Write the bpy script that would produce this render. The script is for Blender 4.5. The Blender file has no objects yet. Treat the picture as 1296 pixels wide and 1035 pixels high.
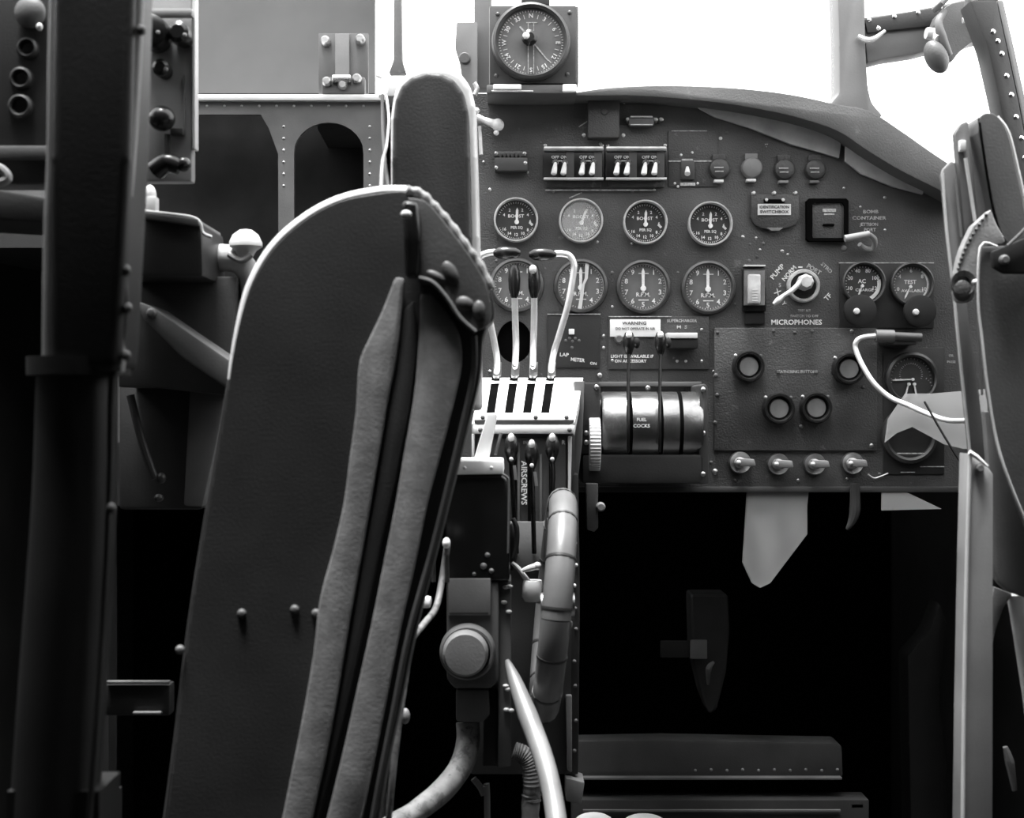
import bpy, bmesh, math, random
from mathutils import Vector, Matrix
random.seed(7)
SC = bpy.context.scene
COL = SC.collection
F = 1800.0; ZC = 1.2; YP = 1.80          # focal length in px, eye height, distance of the instrument panel
PI = math.pi

def W(px, py, Y):
    return Vector(((px-648)*Y/F, Y, ZC+(517.5-py)*Y/F))

# ---------------------------------------------------------------- materials
def mat(name, g, rough=0.6, metal=0.0, amp=0.25, scale=30.0, bump=0.1, wear=None, wear_amt=0.62, spec=0.5, wscale=22.0):
    m = bpy.data.materials.new(name); m.use_nodes = True
    nt = m.node_tree; b = nt.nodes['Principled BSDF']
    tc = nt.nodes.new('ShaderNodeTexCoord')
    n = nt.nodes.new('ShaderNodeTexNoise'); n.inputs['Scale'].default_value = scale; n.inputs['Detail'].default_value = 6
    nt.links.new(tc.outputs['Object'], n.inputs['Vector'])
    r = nt.nodes.new('ShaderNodeValToRGB')
    lo, hi = g*(1-amp), g*(1+amp)
    r.color_ramp.elements[0].position = 0.3; r.color_ramp.elements[1].position = 0.7
    r.color_ramp.elements[0].color = (lo, lo, lo, 1); r.color_ramp.elements[1].color = (hi, hi, hi, 1)
    nt.links.new(n.outputs['Fac'], r.inputs['Fac'])
    out = r.outputs['Color']
    if wear is not None:
        n2 = nt.nodes.new('ShaderNodeTexNoise'); n2.inputs['Scale'].default_value = wscale; n2.inputs['Detail'].default_value = 10
        n2.inputs['Roughness'].default_value = 0.7
        nt.links.new(tc.outputs['Object'], n2.inputs['Vector'])
        r2 = nt.nodes.new('ShaderNodeValToRGB')
        r2.color_ramp.elements[0].position = wear_amt; r2.color_ramp.elements[1].position = wear_amt+0.06
        r2.color_ramp.elements[0].color = (0, 0, 0, 1); r2.color_ramp.elements[1].color = (1, 1, 1, 1)
        nt.links.new(n2.outputs['Fac'], r2.inputs['Fac'])
        mx = nt.nodes.new('ShaderNodeMix'); mx.data_type = 'RGBA'
        nt.links.new(r2.outputs['Color'], mx.inputs['Factor'])
        nt.links.new(out, mx.inputs['A']); mx.inputs['B'].default_value = (wear, wear, wear, 1)
        out = mx.outputs['Result']
    nt.links.new(out, b.inputs['Base Color'])
    b.inputs['Roughness'].default_value = rough; b.inputs['Metallic'].default_value = metal
    b.inputs['Specular IOR Level'].default_value = spec
    if bump:
        n3 = nt.nodes.new('ShaderNodeTexNoise'); n3.inputs['Scale'].default_value = 450; n3.inputs['Detail'].default_value = 3
        nt.links.new(tc.outputs['Object'], n3.inputs['Vector'])
        bp = nt.nodes.new('ShaderNodeBump'); bp.inputs['Strength'].default_value = bump; bp.inputs['Distance'].default_value = 0.0008
        nt.links.new(n3.outputs['Fac'], bp.inputs['Height']); nt.links.new(bp.outputs['Normal'], b.inputs['Normal'])
    return m

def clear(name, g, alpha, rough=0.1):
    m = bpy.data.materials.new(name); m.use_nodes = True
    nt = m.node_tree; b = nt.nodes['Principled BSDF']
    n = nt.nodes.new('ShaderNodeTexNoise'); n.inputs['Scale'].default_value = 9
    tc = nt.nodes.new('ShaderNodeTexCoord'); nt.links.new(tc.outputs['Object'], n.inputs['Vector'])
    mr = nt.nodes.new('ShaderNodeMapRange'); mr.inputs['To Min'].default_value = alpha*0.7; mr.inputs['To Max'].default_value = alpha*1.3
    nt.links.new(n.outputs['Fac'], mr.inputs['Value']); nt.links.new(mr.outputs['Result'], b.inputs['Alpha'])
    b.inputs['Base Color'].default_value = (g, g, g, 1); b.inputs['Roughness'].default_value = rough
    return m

M = dict(
    panel=mat('black_crackle_paint', .058, .5, 0, .45, 10, .9, wear=.12, wear_amt=.62, wscale=45),
    panel2=mat('black_plate_paint', .048, .45, 0, .4, 16, .7, wear=.13, wear_amt=.62, wscale=60),
    black=mat('gloss_black', .012, .25, 0, .2, 30, .05),
    matt=mat('matt_black', .02, .85, 0, .3, 20, .1, spec=.2),
    void=mat('soot_black', .004, 1, 0, .2, 20, 0, spec=0),  # for slots and openings the inner shade is put into this black
    dial=mat('dial_black', .035, .5, 0, .2, 40, .05),
    dialg=mat('dial_grey', .13, .5, 0, .25, 30, .05),
    dialp=mat('dusty_dial', .16, .6, 0, .45, 45, .05),  # pale because a reflected haze is put into the colour
    mark=mat('ivory_marking', .75, .7, 0, .15, 200, 0),
    markd=mat('worn_marking', .42, .8, 0, .5, 300, 0),
    ink=mat('dark_ink', .05, .8, 0, .1, 90, 0),
    bezel=mat('worn_bright_bezel', .55, .35, .3, .3, 60, .1),
    bezd=mat('black_bezel', .05, .35, .1, .3, 60, .1),
    chrome=mat('bright_metal', .72, .25, 1, .1, 40, .05),
    steel=mat('worn_steel', .42, .38, .9, .3, 50, .2),
    pale=mat('pale_metal_paint', .62, .45, .1, .12, 25, .1),
    white=mat('cream_painted_metal', .82, .5, 0, .06, 25, .05),
    rod=mat('bare_lever_rod', .85, .35, .5, .1, 60, .05),
    grey=mat('grey_green_paint', .17, .55, .0, .2, 18, .2, wear=.3, wear_amt=.74),
    mid=mat('mid_grey_paint', .10, .55, .0, .25, 18, .2, wear=.22, wear_amt=.74),
    dark=mat('dark_grey_metal', .05, .45, .1, .3, 15, .2, wear=.14, wear_amt=.72),
    deep=mat('very_dark_paint', .022, .5, .0, .3, 15, .2, wear=.06, wear_amt=.72),
    leather=mat('black_leather', .028, .5, 0, .3, 12, .25, spec=.35),
    leatherw=mat('worn_leather', .06, .4, 0, .4, 30, .7, wear=.2, wear_amt=.64),
    canvas=mat('faded_canvas_strap', .20, .85, 0, .25, 60, .3),
    tan=mat('tan_leather', .26, .5, 0, .2, 60, .4),
    leather2=mat('grey_leather', .085, .5, 0, .3, 12, .25),
    boardl=mat('plain_grey_board', .115, .8, 0, .15, 7, .05, spec=.1),
    post=mat('grey_post_paint', .30, .5, 0, .2, 12, .15),
    swp=mat('grey_equipment_paint', .30, .6, 0, .2, 14, .1),
    board=mat('light_grey_board', .30, .7, 0, .12, 8, .1),
    frame=mat('canopy_frame_paint', .15, .5, 0, .15, 10, .15),
    coam=mat('coaming_paint', .085, .5, 0, .3, 9, .4, wear=.16, wear_amt=.60, wscale=18),
    pad=mat('faded_edge_pad', .42, .7, 0, .25, 30, .3, wear=.10, wear_amt=.62),
    cable=mat('off_white_cable', .55, .5, 0, .1, 60, .1),
    hose=mat('grey_hose', .15, .6, 0, .35, 60, .3, wear=.07, wear_amt=.52, wscale=70),
    tubew=mat('pale_tube', .20, .4, .2, .2, 20, .1),
    wheel=mat('worn_wheel_rim', .12, .38, 0, .15, 30, .1),
    drum=mat('burnished_drum', .26, .27, .9, .3, 40, .15, wear=.10, wear_amt=.62),
    redb=mat('button_grey', .20, .5, 0, .2, 50, .2),
    knurl=mat('ivory_knob', .60, .5, 0, .2, 80, .2),
    floor=mat('floor_paint', .03, .7, 0, .3, 8, .2),
    shell=mat('fuselage_paint', .035, .7, 0, .3, 8, .2),
    perspex=clear('clear_perspex', .9, .05, .02),
    hazy=clear('hazy_perspex', .75, .36, .35),  # pale translucent stand-in for reflections in glass
    dust=clear('dusty_glass', .8, .14, .2),  # haze of a reflection put into the glass colour
)

# ---------------------------------------------------------------- mesh builder
class MB:
    def __init__(s): s.bm = bmesh.new(); s.mats = []; s.mi = 0
    def use(s, k):
        if k not in s.mats: s.mats.append(k)
        s.mi = s.mats.index(k); return s
    def _mark(s, f0):
        s.bm.faces.ensure_lookup_table()
        for f in s.bm.faces[f0:]: f.material_index = s.mi
    def prism3(s, pts, d, bev=0.0, seg=2):
        """polygon of world points extruded by vector d"""
        bm = s.bm; f0 = len(bm.faces)
        t = bmesh.new()
        v = [t.verts.new(p) for p in pts]; w = [t.verts.new(Vector(p)+d) for p in pts]
        n = len(v)
        t.faces.new(v); t.faces.new(w[::-1])
        for i in range(n): t.faces.new((v[i], w[i], w[(i+1) % n], v[(i+1) % n]))
        bmesh.ops.recalc_face_normals(t, faces=t.faces)
        if bev:
            bmesh.ops.bevel(t, geom=list(t.edges), offset=bev, segments=seg, affect='EDGES', profile=.6, clamp_overlap=True)
        s.merge(t); return s
    def merge(s, t, mx=None):
        f0 = len(s.bm.faces)
        mp = {}
        for v in t.verts: mp[v] = s.bm.verts.new(mx @ v.co if mx else v.co)
        for f in t.faces:
            try: s.bm.faces.new([mp[v] for v in f.verts])
            except ValueError: pass
        t.free(); s._mark(f0); return s
    def pr(s, pts, Y, th, bev=0.0, seg=2):
        return s.prism3([W(x, y, Y) for x, y in pts], Vector((0, th, 0)), bev, seg)
    def bx(s, x0, y0, x1, y1, Y, th, bev=0.0):
        return s.pr([(x0, y0), (x1, y0), (x1, y1), (x0, y1)], Y, th, bev)
    def wb(s, a, b, bev=0.0):
        return s.prism3([(a[0], a[1], a[2]), (b[0], a[1], a[2]), (b[0], a[1], b[2]), (a[0], a[1], b[2])], Vector((0, b[1]-a[1], 0)), bev)
    def plate(s, outer, holes, Y, th):
        t = bmesh.new(); es = []
        for loop in [outer]+holes:
            vs = [t.verts.new(W(x, y, Y)) for x, y in loop]
            es += [t.edges.new((vs[i], vs[(i+1) % len(vs)])) for i in range(len(vs))]
        bmesh.ops.triangle_fill(t, edges=es, use_beauty=True, use_dissolve=False)
        r = bmesh.ops.extrude_face_region(t, geom=list(t.faces))
        for v in [g for g in r['geom'] if isinstance(g, bmesh.types.BMVert)]: v.co.y += th
        bmesh.ops.recalc_face_normals(t, faces=t.faces)
        return s.merge(t)
    def lathe(s, o, prof, axis=(0, 1, 0), seg=32, sx=1.0):
        """prof: (radius m, distance along axis m)"""
        o = Vector(o); a = Vector(axis).normalized()
        q = Vector((0, 0, 1)) if abs(a.z) < .9 else Vector((1, 0, 0))
        u = a.cross(q).normalized(); v = a.cross(u).normalized()
        t = bmesh.new(); rings = []
        for r, h in prof:
            if r < 1e-6: rings.append([t.verts.new(o+a*h)])
            else: rings.append([t.verts.new(o+a*h+(u*math.cos(k*2*PI/seg)*sx+v*math.sin(k*2*PI/seg))*r) for k in range(seg)])
        for A, B in zip(rings, rings[1:]):
            for k in range(seg):
                k2 = (k+1) % seg
                if len(A) == 1 and len(B) == 1: continue
                if len(A) == 1: t.faces.new((A[0], B[k], B[k2]))
                elif len(B) == 1: t.faces.new((A[k], B[0], A[k2]))
                else: t.faces.new((A[k], B[k], B[k2], A[k2]))
        bmesh.ops.recalc_face_normals(t, faces=t.faces)
        return s.merge(t)
    def la(s, px, py, Y, prof, seg=32):
        """profile in px radius, metres along Y (negative = towards the viewer)"""
        u = Y/F
        return s.lathe(W(px, py, Y), [(r*u, h) for r, h in prof], (0, 1, 0), seg)
    def tube3(s, P, R, seg=12, sub=0):
        P = [Vector(p) for p in P]
        if not isinstance(R, (list, tuple)): R = [R]*len(P)
        if sub and len(P) > 2:
            Q = []; RR = []
            for i in range(len(P)-1):
                p0 = P[max(i-1, 0)]; p1 = P[i]; p2 = P[i+1]; p3 = P[min(i+2, len(P)-1)]
                for k in range(sub):
                    t = k/sub
                    Q.append(.5*((2*p1)+(p2-p0)*t+(2*p0-5*p1+4*p2-p3)*t*t+(3*p1-p0-3*p2+p3)*t**3)); RR.append(R[i]*(1-t)+R[i+1]*t)
            Q.append(P[-1]); RR.append(R[-1]); P, R = Q, RR
        t = bmesh.new(); rings = []; nrm = None
        for i, p in enumerate(P):
            d = (P[min(i+1, len(P)-1)]-P[max(i-1, 0)]).normalized()
            if nrm is None:
                q = Vector((0, 0, 1)) if abs(d.z) < .9 else Vector((1, 0, 0)); nrm = d.cross(q).normalized()
            nrm = (nrm-d*nrm.dot(d)).normalized(); b = d.cross(nrm)
            rings.append([t.verts.new(p+(nrm*math.cos(k*2*PI/seg)+b*math.sin(k*2*PI/seg))*R[i]) for k in range(seg)])
        for A, B in zip(rings, rings[1:]):
            for k in range(seg): t.faces.new((A[k], B[k], B[(k+1) % seg], A[(k+1) % seg]))
        t.faces.new(rings[0]); t.faces.new(rings[-1][::-1])
        bmesh.ops.recalc_face_normals(t, faces=t.faces)
        return s.merge(t)
    def tu(s, pts, rpx, seg=12, sub=0):
        """points (px, py, Y), radius in px at each depth"""
        R = rpx if isinstance(rpx, (list, tuple)) else [rpx]*len(pts)
        return s.tube3([W(*p) for p in pts], [r*p[2]/F for r, p in zip(R, pts)], seg, sub)
    def el(s, px, py, Y, rx, rz, ry=None, rot=0.0, seg=20):
        u = Y/F; ry = rx if ry is None else ry
        t = bmesh.new(); bmesh.ops.create_uvsphere(t, u_segments=seg, v_segments=seg//2+2, radius=1)
        mx = Matrix.Translation(W(px, py, Y)) @ Matrix.Rotation(rot, 4, 'Y') @ Matrix.Diagonal((rx*u, ry*u, rz*u, 1))
        return s.merge(t, mx)
    def loft(s, rows, th):
        """rows (py, xl, xr, Y): a curved sheet, given thickness th away from the eye and down"""
        t = bmesh.new(); A = []; B = []
        for py, xl, xr, Y in rows:
            a = W(xl, py, Y); b = W(xr, py, Y)
            A.append((t.verts.new(a), t.verts.new(b))); o = Vector((0, th*.6, -th*.8))
            B.append((t.verts.new(a+o), t.verts.new(b+o)))
        for i in range(len(rows)-1):
            t.faces.new((A[i][0], A[i][1], A[i+1][1], A[i+1][0])); t.faces.new((B[i][1], B[i][0], B[i+1][0], B[i+1][1]))
            t.faces.new((A[i][0], A[i+1][0], B[i+1][0], B[i][0])); t.faces.new((A[i+1][1], A[i][1], B[i][1], B[i+1][1]))
        t.faces.new((A[0][0], B[0][0], B[0][1], A[0][1])); t.faces.new((A[-1][1], B[-1][1], B[-1][0], A[-1][0]))
        bmesh.ops.recalc_face_normals(t, faces=t.faces)
        return s.merge(t)
    def text(s, txt, px, py, h, Y, rot=0.0, sx=1.0):
        """lettering centred at px, py; h = capital height in px"""
        key = txt
        if key not in TEXTS:
            c = bpy.data.curves.new('lettering', 'FONT'); c.body = txt; c.align_x = 'CENTER'; c.align_y = 'CENTER'
            c.resolution_u = 2; c.extrude = 0.02; c.offset = 0.018
            o = bpy.data.objects.new('lettering', c); COL.objects.link(o)
            dg = bpy.context.evaluated_depsgraph_get(); dg.update()
            me = bpy.data.meshes.new_from_object(o.evaluated_get(dg))
            TEXTS[key] = ([tuple(v.co) for v in me.vertices], [tuple(p.vertices) for p in me.polygons])
            bpy.data.objects.remove(o); bpy.data.curves.remove(c); bpy.data.meshes.remove(me)
        vs, fs = TEXTS[key]
        k = h/0.70*Y/F
        mx = Matrix.Translation(W(px, py, Y)) @ Matrix.Rotation(rot, 4, 'Y') @ Matrix.Rotation(PI/2, 4, 'X') @ Matrix.Diagonal((k*sx, k, k, 1))
        t = bmesh.new(); vv = [t.verts.new(v) for v in vs]
        for f in fs:
            try: t.faces.new([vv[i] for i in f])
            except ValueError: pass
        return s.merge(t, mx)
TEXTS = {}

def tag(o, label=None, cat=None, group=None, kind=None):
    if label: o['label'] = label
    if cat: o['category'] = cat
    if group: o['group'] = group
    if kind: o['kind'] = kind
    return o
def origin_of(p):
    v = Vector((0, 0, 0))
    while p is not None: v += p.location; p = p.parent
    return v
def part(name, mb, m, parent=None, label=None, ang=35):
    bm = mb.bm
    if parent is not None: org = origin_of(parent)
    else:
        xs = [v.co for v in bm.verts]
        org = Vector(((min(v.x for v in xs)+max(v.x for v in xs))/2, (min(v.y for v in xs)+max(v.y for v in xs))/2, min(v.z for v in xs)))
    for v in bm.verts: v.co -= org
    me = bpy.data.meshes.new(name); bm.to_mesh(me); bm.free()
    names = mb.mats if mb.mats else [m]
    for k in names: me.materials.append(M[k])
    if len(me.polygons):
        me.polygons.foreach_set('use_smooth', [True]*len(me.polygons)); me.set_sharp_from_angle(angle=math.radians(ang))
    o = bpy.data.objects.new(name, me); COL.objects.link(o)
    o.location = org if parent is None else (0, 0, 0)
    if parent is not None: o.parent = parent
    if label: o['label'] = label
    return o
def thing(name, loc, label, cat, group=None):
    o = bpy.data.objects.new(name, None); COL.objects.link(o); o.location = loc; o.empty_display_size = .02
    return tag(o, label, cat, group)
def solo(name, mb, m, label, cat, group=None): return tag(part(name, mb, m), label, cat, group)
def struct(name, mb, m, parent=None):
    o = part(name, mb, m, parent)
    if parent is None: o['kind'] = 'structure'
    return o
def circ(cx, cy, r, n=28, ry=None):
    ry = ry or r
    return [(cx+r*math.cos(k*2*PI/n), cy+ry*math.sin(k*2*PI/n)) for k in range(n)]
DOME = lambda r: [(0, -r*.0006), (r*.6, -r*.0005), (r*.95, -r*.0002), (r, .0003)]
def spline(P, n=8):
    out = []
    for i in range(len(P)-1):
        p0 = P[max(i-1, 0)]; p1 = P[i]; p2 = P[i+1]; p3 = P[min(i+2, len(P)-1)]
        for k in range(n):
            t = k/n
            out.append(tuple(.5*((2*b)+(c-a)*t+(2*a-5*b+4*c-d)*t*t+(3*b-a-3*c+d)*t**3) for a, b, c, d in zip(p0, p1, p2, p3)))
    out.append(tuple(P[-1])); return out

# ================================================================ setting
FL = 0.30
struct('floor', MB().wb((-.85, -.7, FL-.03), (.85, 3.1, FL)), 'floor')
struct('wall_left', MB().wb((-.83, -.7, FL), (-.80, 3.1, 1.60)).wb((-.83, -.7, 1.60), (-.80, .95, 1.98)), 'shell')
struct('wall_right', MB().wb((.80, -.7, FL), (.83, 3.1, 1.45)).wb((.80, -.7, 1.45), (.83, .95, 1.98)), 'shell')
struct('wall_back', MB().wb((-.80, -.70, FL), (.80, -.67, 1.95)), 'shell')
struct('wall_front', MB().wb((-.80, 3.0, FL), (.80, 3.03, 1.55)), 'void')
struct('ceiling', MB().wb((-.85, -.7, 1.95), (.85, .85, 1.98)), 'shell')  # unseen roof; it and the raised rear walls are shaped to darken the foreground
# deck of the nose, behind and above the instrument panel
t = MB(); t.prism3([(-.80, 1.94, 1.42), (-.80, 3.0, 1.45), (-.80, 3.0, 1.48), (-.80, 1.94, 1.45)], Vector((.55, 0, 0))); t.prism3([(-.25, 1.83, 1.56), (-.25, 3.0, 1.50), (-.25, 3.0, 1.53), (-.25, 1.83, 1.59)], Vector((.45, 0, 0)))
t.prism3([(.20, 1.83, 1.56), (.20, 3.0, 1.50), (.20, 3.0, 1.53), (.20, 1.83, 1.59)], Vector((.25, 0, -.06)))
t.prism3([(.45, 1.83, 1.50), (.45, 3.0, 1.44), (.45, 3.0, 1.47), (.45, 1.83, 1.53)], Vector((.35, 0, -.09)))
struct('trim_1', t, 'shell')

# windscreen bottom rail (coaming), swept along the top of the panel
t = MB()
up = spline([(728, 117), (760, 112), (800, 109), (850, 108), (910, 110), (960, 114), (1010, 121), (1060, 132), (1100, 140), (1140, 165), (1180, 193), (1230, 226)], 5)
lo = spline([(1230, 262), (1180, 236), (1140, 216), (1100, 192), (1060, 166), (1010, 149), (960, 138), (910, 130), (850, 124), (800, 121), (760, 121), (728, 121)], 5)
t.pr(up+lo, 1.755, .11, .004)
struct('trim_2', t, 'coam')
# upright and cross frames of the canopy
t = MB()
t.use('frame').pr([(1058, -60), (1094, -60), (1096, 60), (1099, 110), (1104, 130), (1118, 146), (1100, 160), (1060, 158), (1050, 132), (1062, 118), (1062, 60)], 1.79, .05, .004)
struct('trim_3', t, 'frame')
t = MB(); t.use('frame').pr([(1092, 22), (1150, 14), (1200, 4), (1250, -8), (1250, 36), (1200, 58), (1160, 68), (1120, 74), (1098, 80)], 1.80, .035, .003)
t.use('deep').pr([(1094, 24), (1150, 15), (1200, 6), (1225, 0), (1225, 22), (1180, 33), (1130, 38), (1098, 42)], 1.794, .006, .002)
t.use('chrome')
for x, y in ((1100, 25), (1132, 21), (1162, 16), (1112, 36), (1190, 9)): t.la(x, y, 1.794, DOME(3.0), 10)
t.use('pale').tu([(1086, 46, 1.785), (1098, 51, 1.782), (1108, 48, 1.782), (1120, 39, 1.785)], [3, 4, 3, 2], 8, 4)
struct('trim_4', t, 'frame')
t = MB()
A = [(1228, 0), (1262, 0), (1275, 60), (1290, 130), (1306, 215), (1318, 290), (1292, 290), (1283, 215), (1266, 130), (1250, 60)]
t.use('deep').pr(A, 1.62, .04, .003)
t.use('frame').pr([(1262, 0), (1270, 0), (1286, 70), (1312, 190), (1326, 290), (1318, 290), (1306, 215), (1290, 130), (1275, 60)], 1.625, .03, .002)
t.use('chrome')
for x, y in ((1257, 40), (1263, 52), (1268, 68), (1274, 96), (1280, 120), (1286, 148), (1293, 175), (1297, 200)): t.la(x, y, 1.62, DOME(3.4), 10)
struct('trim_5', t, 'deep')
# canopy frames overhead and to the left
t = MB(); t.use('frame')
t.bx(600, -140, 622, 112, 1.86, .03, .003)
struct('trim_6', t, 'frame')
t = MB(); t.use('coam').pr([(499, -60), (507, -60), (509, 76), (514, 92), (492, 92), (498, 76)], 1.86, .02, .002)
struct('trim_7', t, 'coam')
# panes
struct('window_1', MB().bx(732, -140, 1060, 118, 1.815, .004), 'perspex')
struct('window_2', MB().pr([(1097, 70), (1200, 50), (1256, 35), (1292, 230), (1230, 240), (1104, 136)], 1.825, .004), 'perspex')
struct('window_3', MB().bx(478, -140, 600, 100, 1.87, .004), 'perspex')

# pale windscreen side panel beside the compass
t = MB(); t.use('frame').pr([(578, 28), (604, 28), (604, 120), (622, 120), (622, 150), (592, 150), (582, 80), (576, 60)], 1.84, .012, .001)
t.use('coam').la(588, 74, 1.84, [(0, -.004), (6, -.004), (7.5, -.002), (7.5, 0)], 20)
struct('trim_8', t, 'frame')

# left cockpit side: light board above the sill, riveted plate with lightening holes below
t = MB(); t.bx(150, -60, 474, 118, 1.90, .012)
o = solo('blanking_board', t, 'boardl', 'large plain light grey board above the bright sill, left of the headrest', 'board')
t = MB(); t.use('mid')
arch = [(372, 520), (372, 195)]+[(416-44*math.cos(a), 193-38*math.sin(a)) for a in [k*PI/14 for k in range(1, 14)]]+[(460, 195), (460, 520)]
h1 = [(190, 145), (330, 145), (340, 162), (352, 195), (353, 520), (190, 520)]
t.plate([(140, 126), (488, 126), (488, 560), (140, 560)], [h1, arch], 1.80, .006)
t.use('steel')
for x in range(262, 480, 22): t.la(x, 134, 1.80, DOME(1.8), 8)
for y in range(160, 240, 15): t.la(359, y, 1.80, DOME(1.8), 8); t.la(468, y, 1.80, DOME(1.8), 8)
struct('wall_left_bulkhead', t, 'mid')
struct('trim_9', MB().bx(140, 119, 518, 127, 1.79, .09, .002), 'pale')
struct('wall_left_recess', MB().bx(140, 127, 492, 640, 1.93, .01), 'matt')

# latch bracket on the sill
L = thing('latch_bracket', W(435, 118, 1.80), 'pale upright latch bracket with bolts standing on the bright sill before the light board', 'latch')
t = MB(); t.bx(403, 42, 466, 118, 1.806, .006, .001); part('back_plate', t, 'mid', L)
t = MB(); t.bx(424, 42, 442, 112, 1.80, .006, .001); part('upright', t, 'grey', L)
t = MB(); t.bx(407, 97, 462, 119, 1.79, .03, .003); part('foot', t, 'mid', L)
t = MB(); t.use('chrome').bx(420, 94, 444, 104, 1.782, .01, .002); part('clip', t, 'chrome', L)
for x, y in ((412, 52), (456, 50), (414, 104), (434, 108), (452, 100)):
    t = MB(); t.la(x, y, 1.80 if y < 60 else 1.79, [(0, -.008), (4, -.008), (6, -.005), (6.5, .006)], 14); part('bolt', t, 'steel', L)

# release cord hanging from the sill
C = thing('release_cord', W(490, 245, 1.5), 'pair of dark and pale cords hanging from the sill down to the large seat back', 'cord')
t = MB(); t.tu([(484, 120, 1.62), (484, 160, 1.58), (487, 200, 1.4), (492, 243, 1.12)], 2.2, 8, 5); part('dark_cord', t, 'leather', C)
t = MB(); t.tu([(489, 122, 1.62), (492, 150, 1.58), (489, 185, 1.4), (484, 205, 1.2), (482, 246, 1.12)], 2.0, 8, 5); part('pale_cord', t, 'steel', C)
t = MB(); t.tu([(478, 95, 1.7), (487, 100, 1.68), (488, 116, 1.66), (482, 122, 1.64)], 3.0, 8, 5); part('loop', t, 'pale', C)
t = MB(); t.use('pale').bx(489, 96, 516, 122, 1.72, .05, .003)
solo('white_ledge_block', t, 'white', 'small white block at the right end of the sill, beside the headrest', 'block')

# ================================================================ instrument panel
P = thing('instrument_panel', W(900, 615, YP), 'black crackle painted engineer\'s instrument panel carrying all the dials, with curved top edge', 'instrument panel')
pt = [(560, 118), (728, 119), (800, 121), (850, 124), (910, 133), (960, 143), (1010, 155), (1060, 176), (1100, 200), (1140, 222), (1180, 244), (1240, 280), (1262, 300), (1262, 622), (560, 622)]
t = MB(); t.plate(pt, [circ(651, 432, 22, 28, 27)], YP, .006); part('face_plate', t, 'panel', P)
t = MB(); t.bx(620, 400, 684, 466, YP+.012, .004); part('hole_backing', t, 'void', P)
# faded strip under the coaming
t = MB(); t.pr([(880, 134), (920, 137), (980, 146), (1040, 160), (1066, 172), (1062, 200), (1042, 194), (1000, 182), (950, 162), (905, 148)], YP-.006, .006, .001)
part('edge_strip', t, 'pad', P, 'faded pale strip along the curved top edge')
t = MB(); t.pr([(1070, 174), (1110, 196), (1150, 218), (1172, 232), (1168, 246), (1130, 236), (1090, 220), (1070, 204)], YP-.006, .006, .001)
part('edge_strip', t, 'pad', P, 'faded pale strip along the curved top edge')
for x, y in ((620, 470), (759, 474), (903, 470), (1003, 250), (620, 396), (756, 306), (612, 205), (850, 228), (760, 182), (1068, 238), (1046, 253), (1089, 262), (1120, 291), (1068, 313), (905, 476), (905, 535), (620, 240), (800, 308), (812, 120), (1103, 342), (850, 170), (1140, 560), (1120, 250), (940, 300), (962, 316), (990, 318), (1190, 470)):
    t = MB(); t.la(x, y, YP, DOME(random.choice([1.8, 2.2, 2.6])), 10); part('screw', t, random.choice(['steel', 'mid', 'steel']), P)
# sub plates
def subplate(x0, y0, x1, y1, m='panel2', th=.003, name='sub_plate', label=None, Y=YP):
    t = MB(); t.bx(x0, y0, x1, y1, Y-th, th, .0006); return part(name, t, m, P, label)
subplate(693, 396, 759, 465, 'deep', .003)
subplate(770, 400, 897, 467)
subplate(1063, 333, 1182, 415, 'deep', .003)
subplate(846, 166, 908, 236, 'panel2', .002)
subplate(1118, 440, 1195, 600, 'deep', .002)
t = MB(); t.bx(600, 616, 1262, 623, YP-.006, .006, .001); part('bottom_flange', t, 'dark', P)
t = MB()
t.use('markd')
T = lambda s, x, y, h, r=0, sx=1, m='markd', Y=YP-.0004: t.use(m).text(s, x, y, h, Y, r, sx)
T('BOMB', 1102, 268, 4.2, 0, 1.2); T('CONTAINER', 1100, 276, 4.2, 0, 1.25); T('JETTISON', 1100, 284, 3.8); T('PORT', 1101, 291, 4.2)
T('SUPERCHARGER', 863, 406, 3.6, 0, 1, 'markd', YP-.0035); T('M  S', 863, 414, 4, 0, 1.3, 'markd', YP-.0035)
T('LAP', 714, 449, 4.4, .05, 1.1, 'mark', YP-.0035); T('METER', 731, 455.5, 4.4, .1, .95, 'mark', YP-.0035); T('ON', 751, 460, 3.4, .1, 1.1, 'mark', YP-.0035)
T('LIGHT IS AVAILABLE IF', 800, 451, 3.8, 0, 1, 'mark', YP-.0035); T('ON ACCESSORY', 798, 457, 3.8, 0, 1, 'mark', YP-.0035)
T('PUMP', 984, 344, 6, -.85, 1.05, 'mark'); T('NORM', 999, 346, 5.5, -.85, 1.0, 'mark')
T('PORT', 1030, 341, 5.5, .55, 1, 'markd'); T('STBD', 1046, 339, 4.6, .75, 1.1, 'markd')
T('X', 984, 370, 7, .5, 1, 'mark'); T('5', 987, 361, 5, 0, 1, 'markd'); T('Y', 992, 384, 5, .9, 1, 'mark'); T('TF', 1048, 376, 6, -.8, 1, 'mark'); T('-', 1013, 337, 9, 0, 1.5, 'mark')
T('MICROPHONES', 1008, 408, 6.2, 0, 1.05, 'mark')
T('TEST SET', 1018, 393, 2.6, 0, 1.1, 'markd'); T('SWITCH TO OFF', 1018, 400, 3.0, 0, 1.1, 'markd')
T('OIL', 1204, 450, 3, 0, 1, 'markd'); T('PRESS', 1204, 458, 3, 0, 1, 'markd')
part('lettering', t, 'markd', P, 'white engraved lettering')
rr = random.Random(3)
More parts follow.
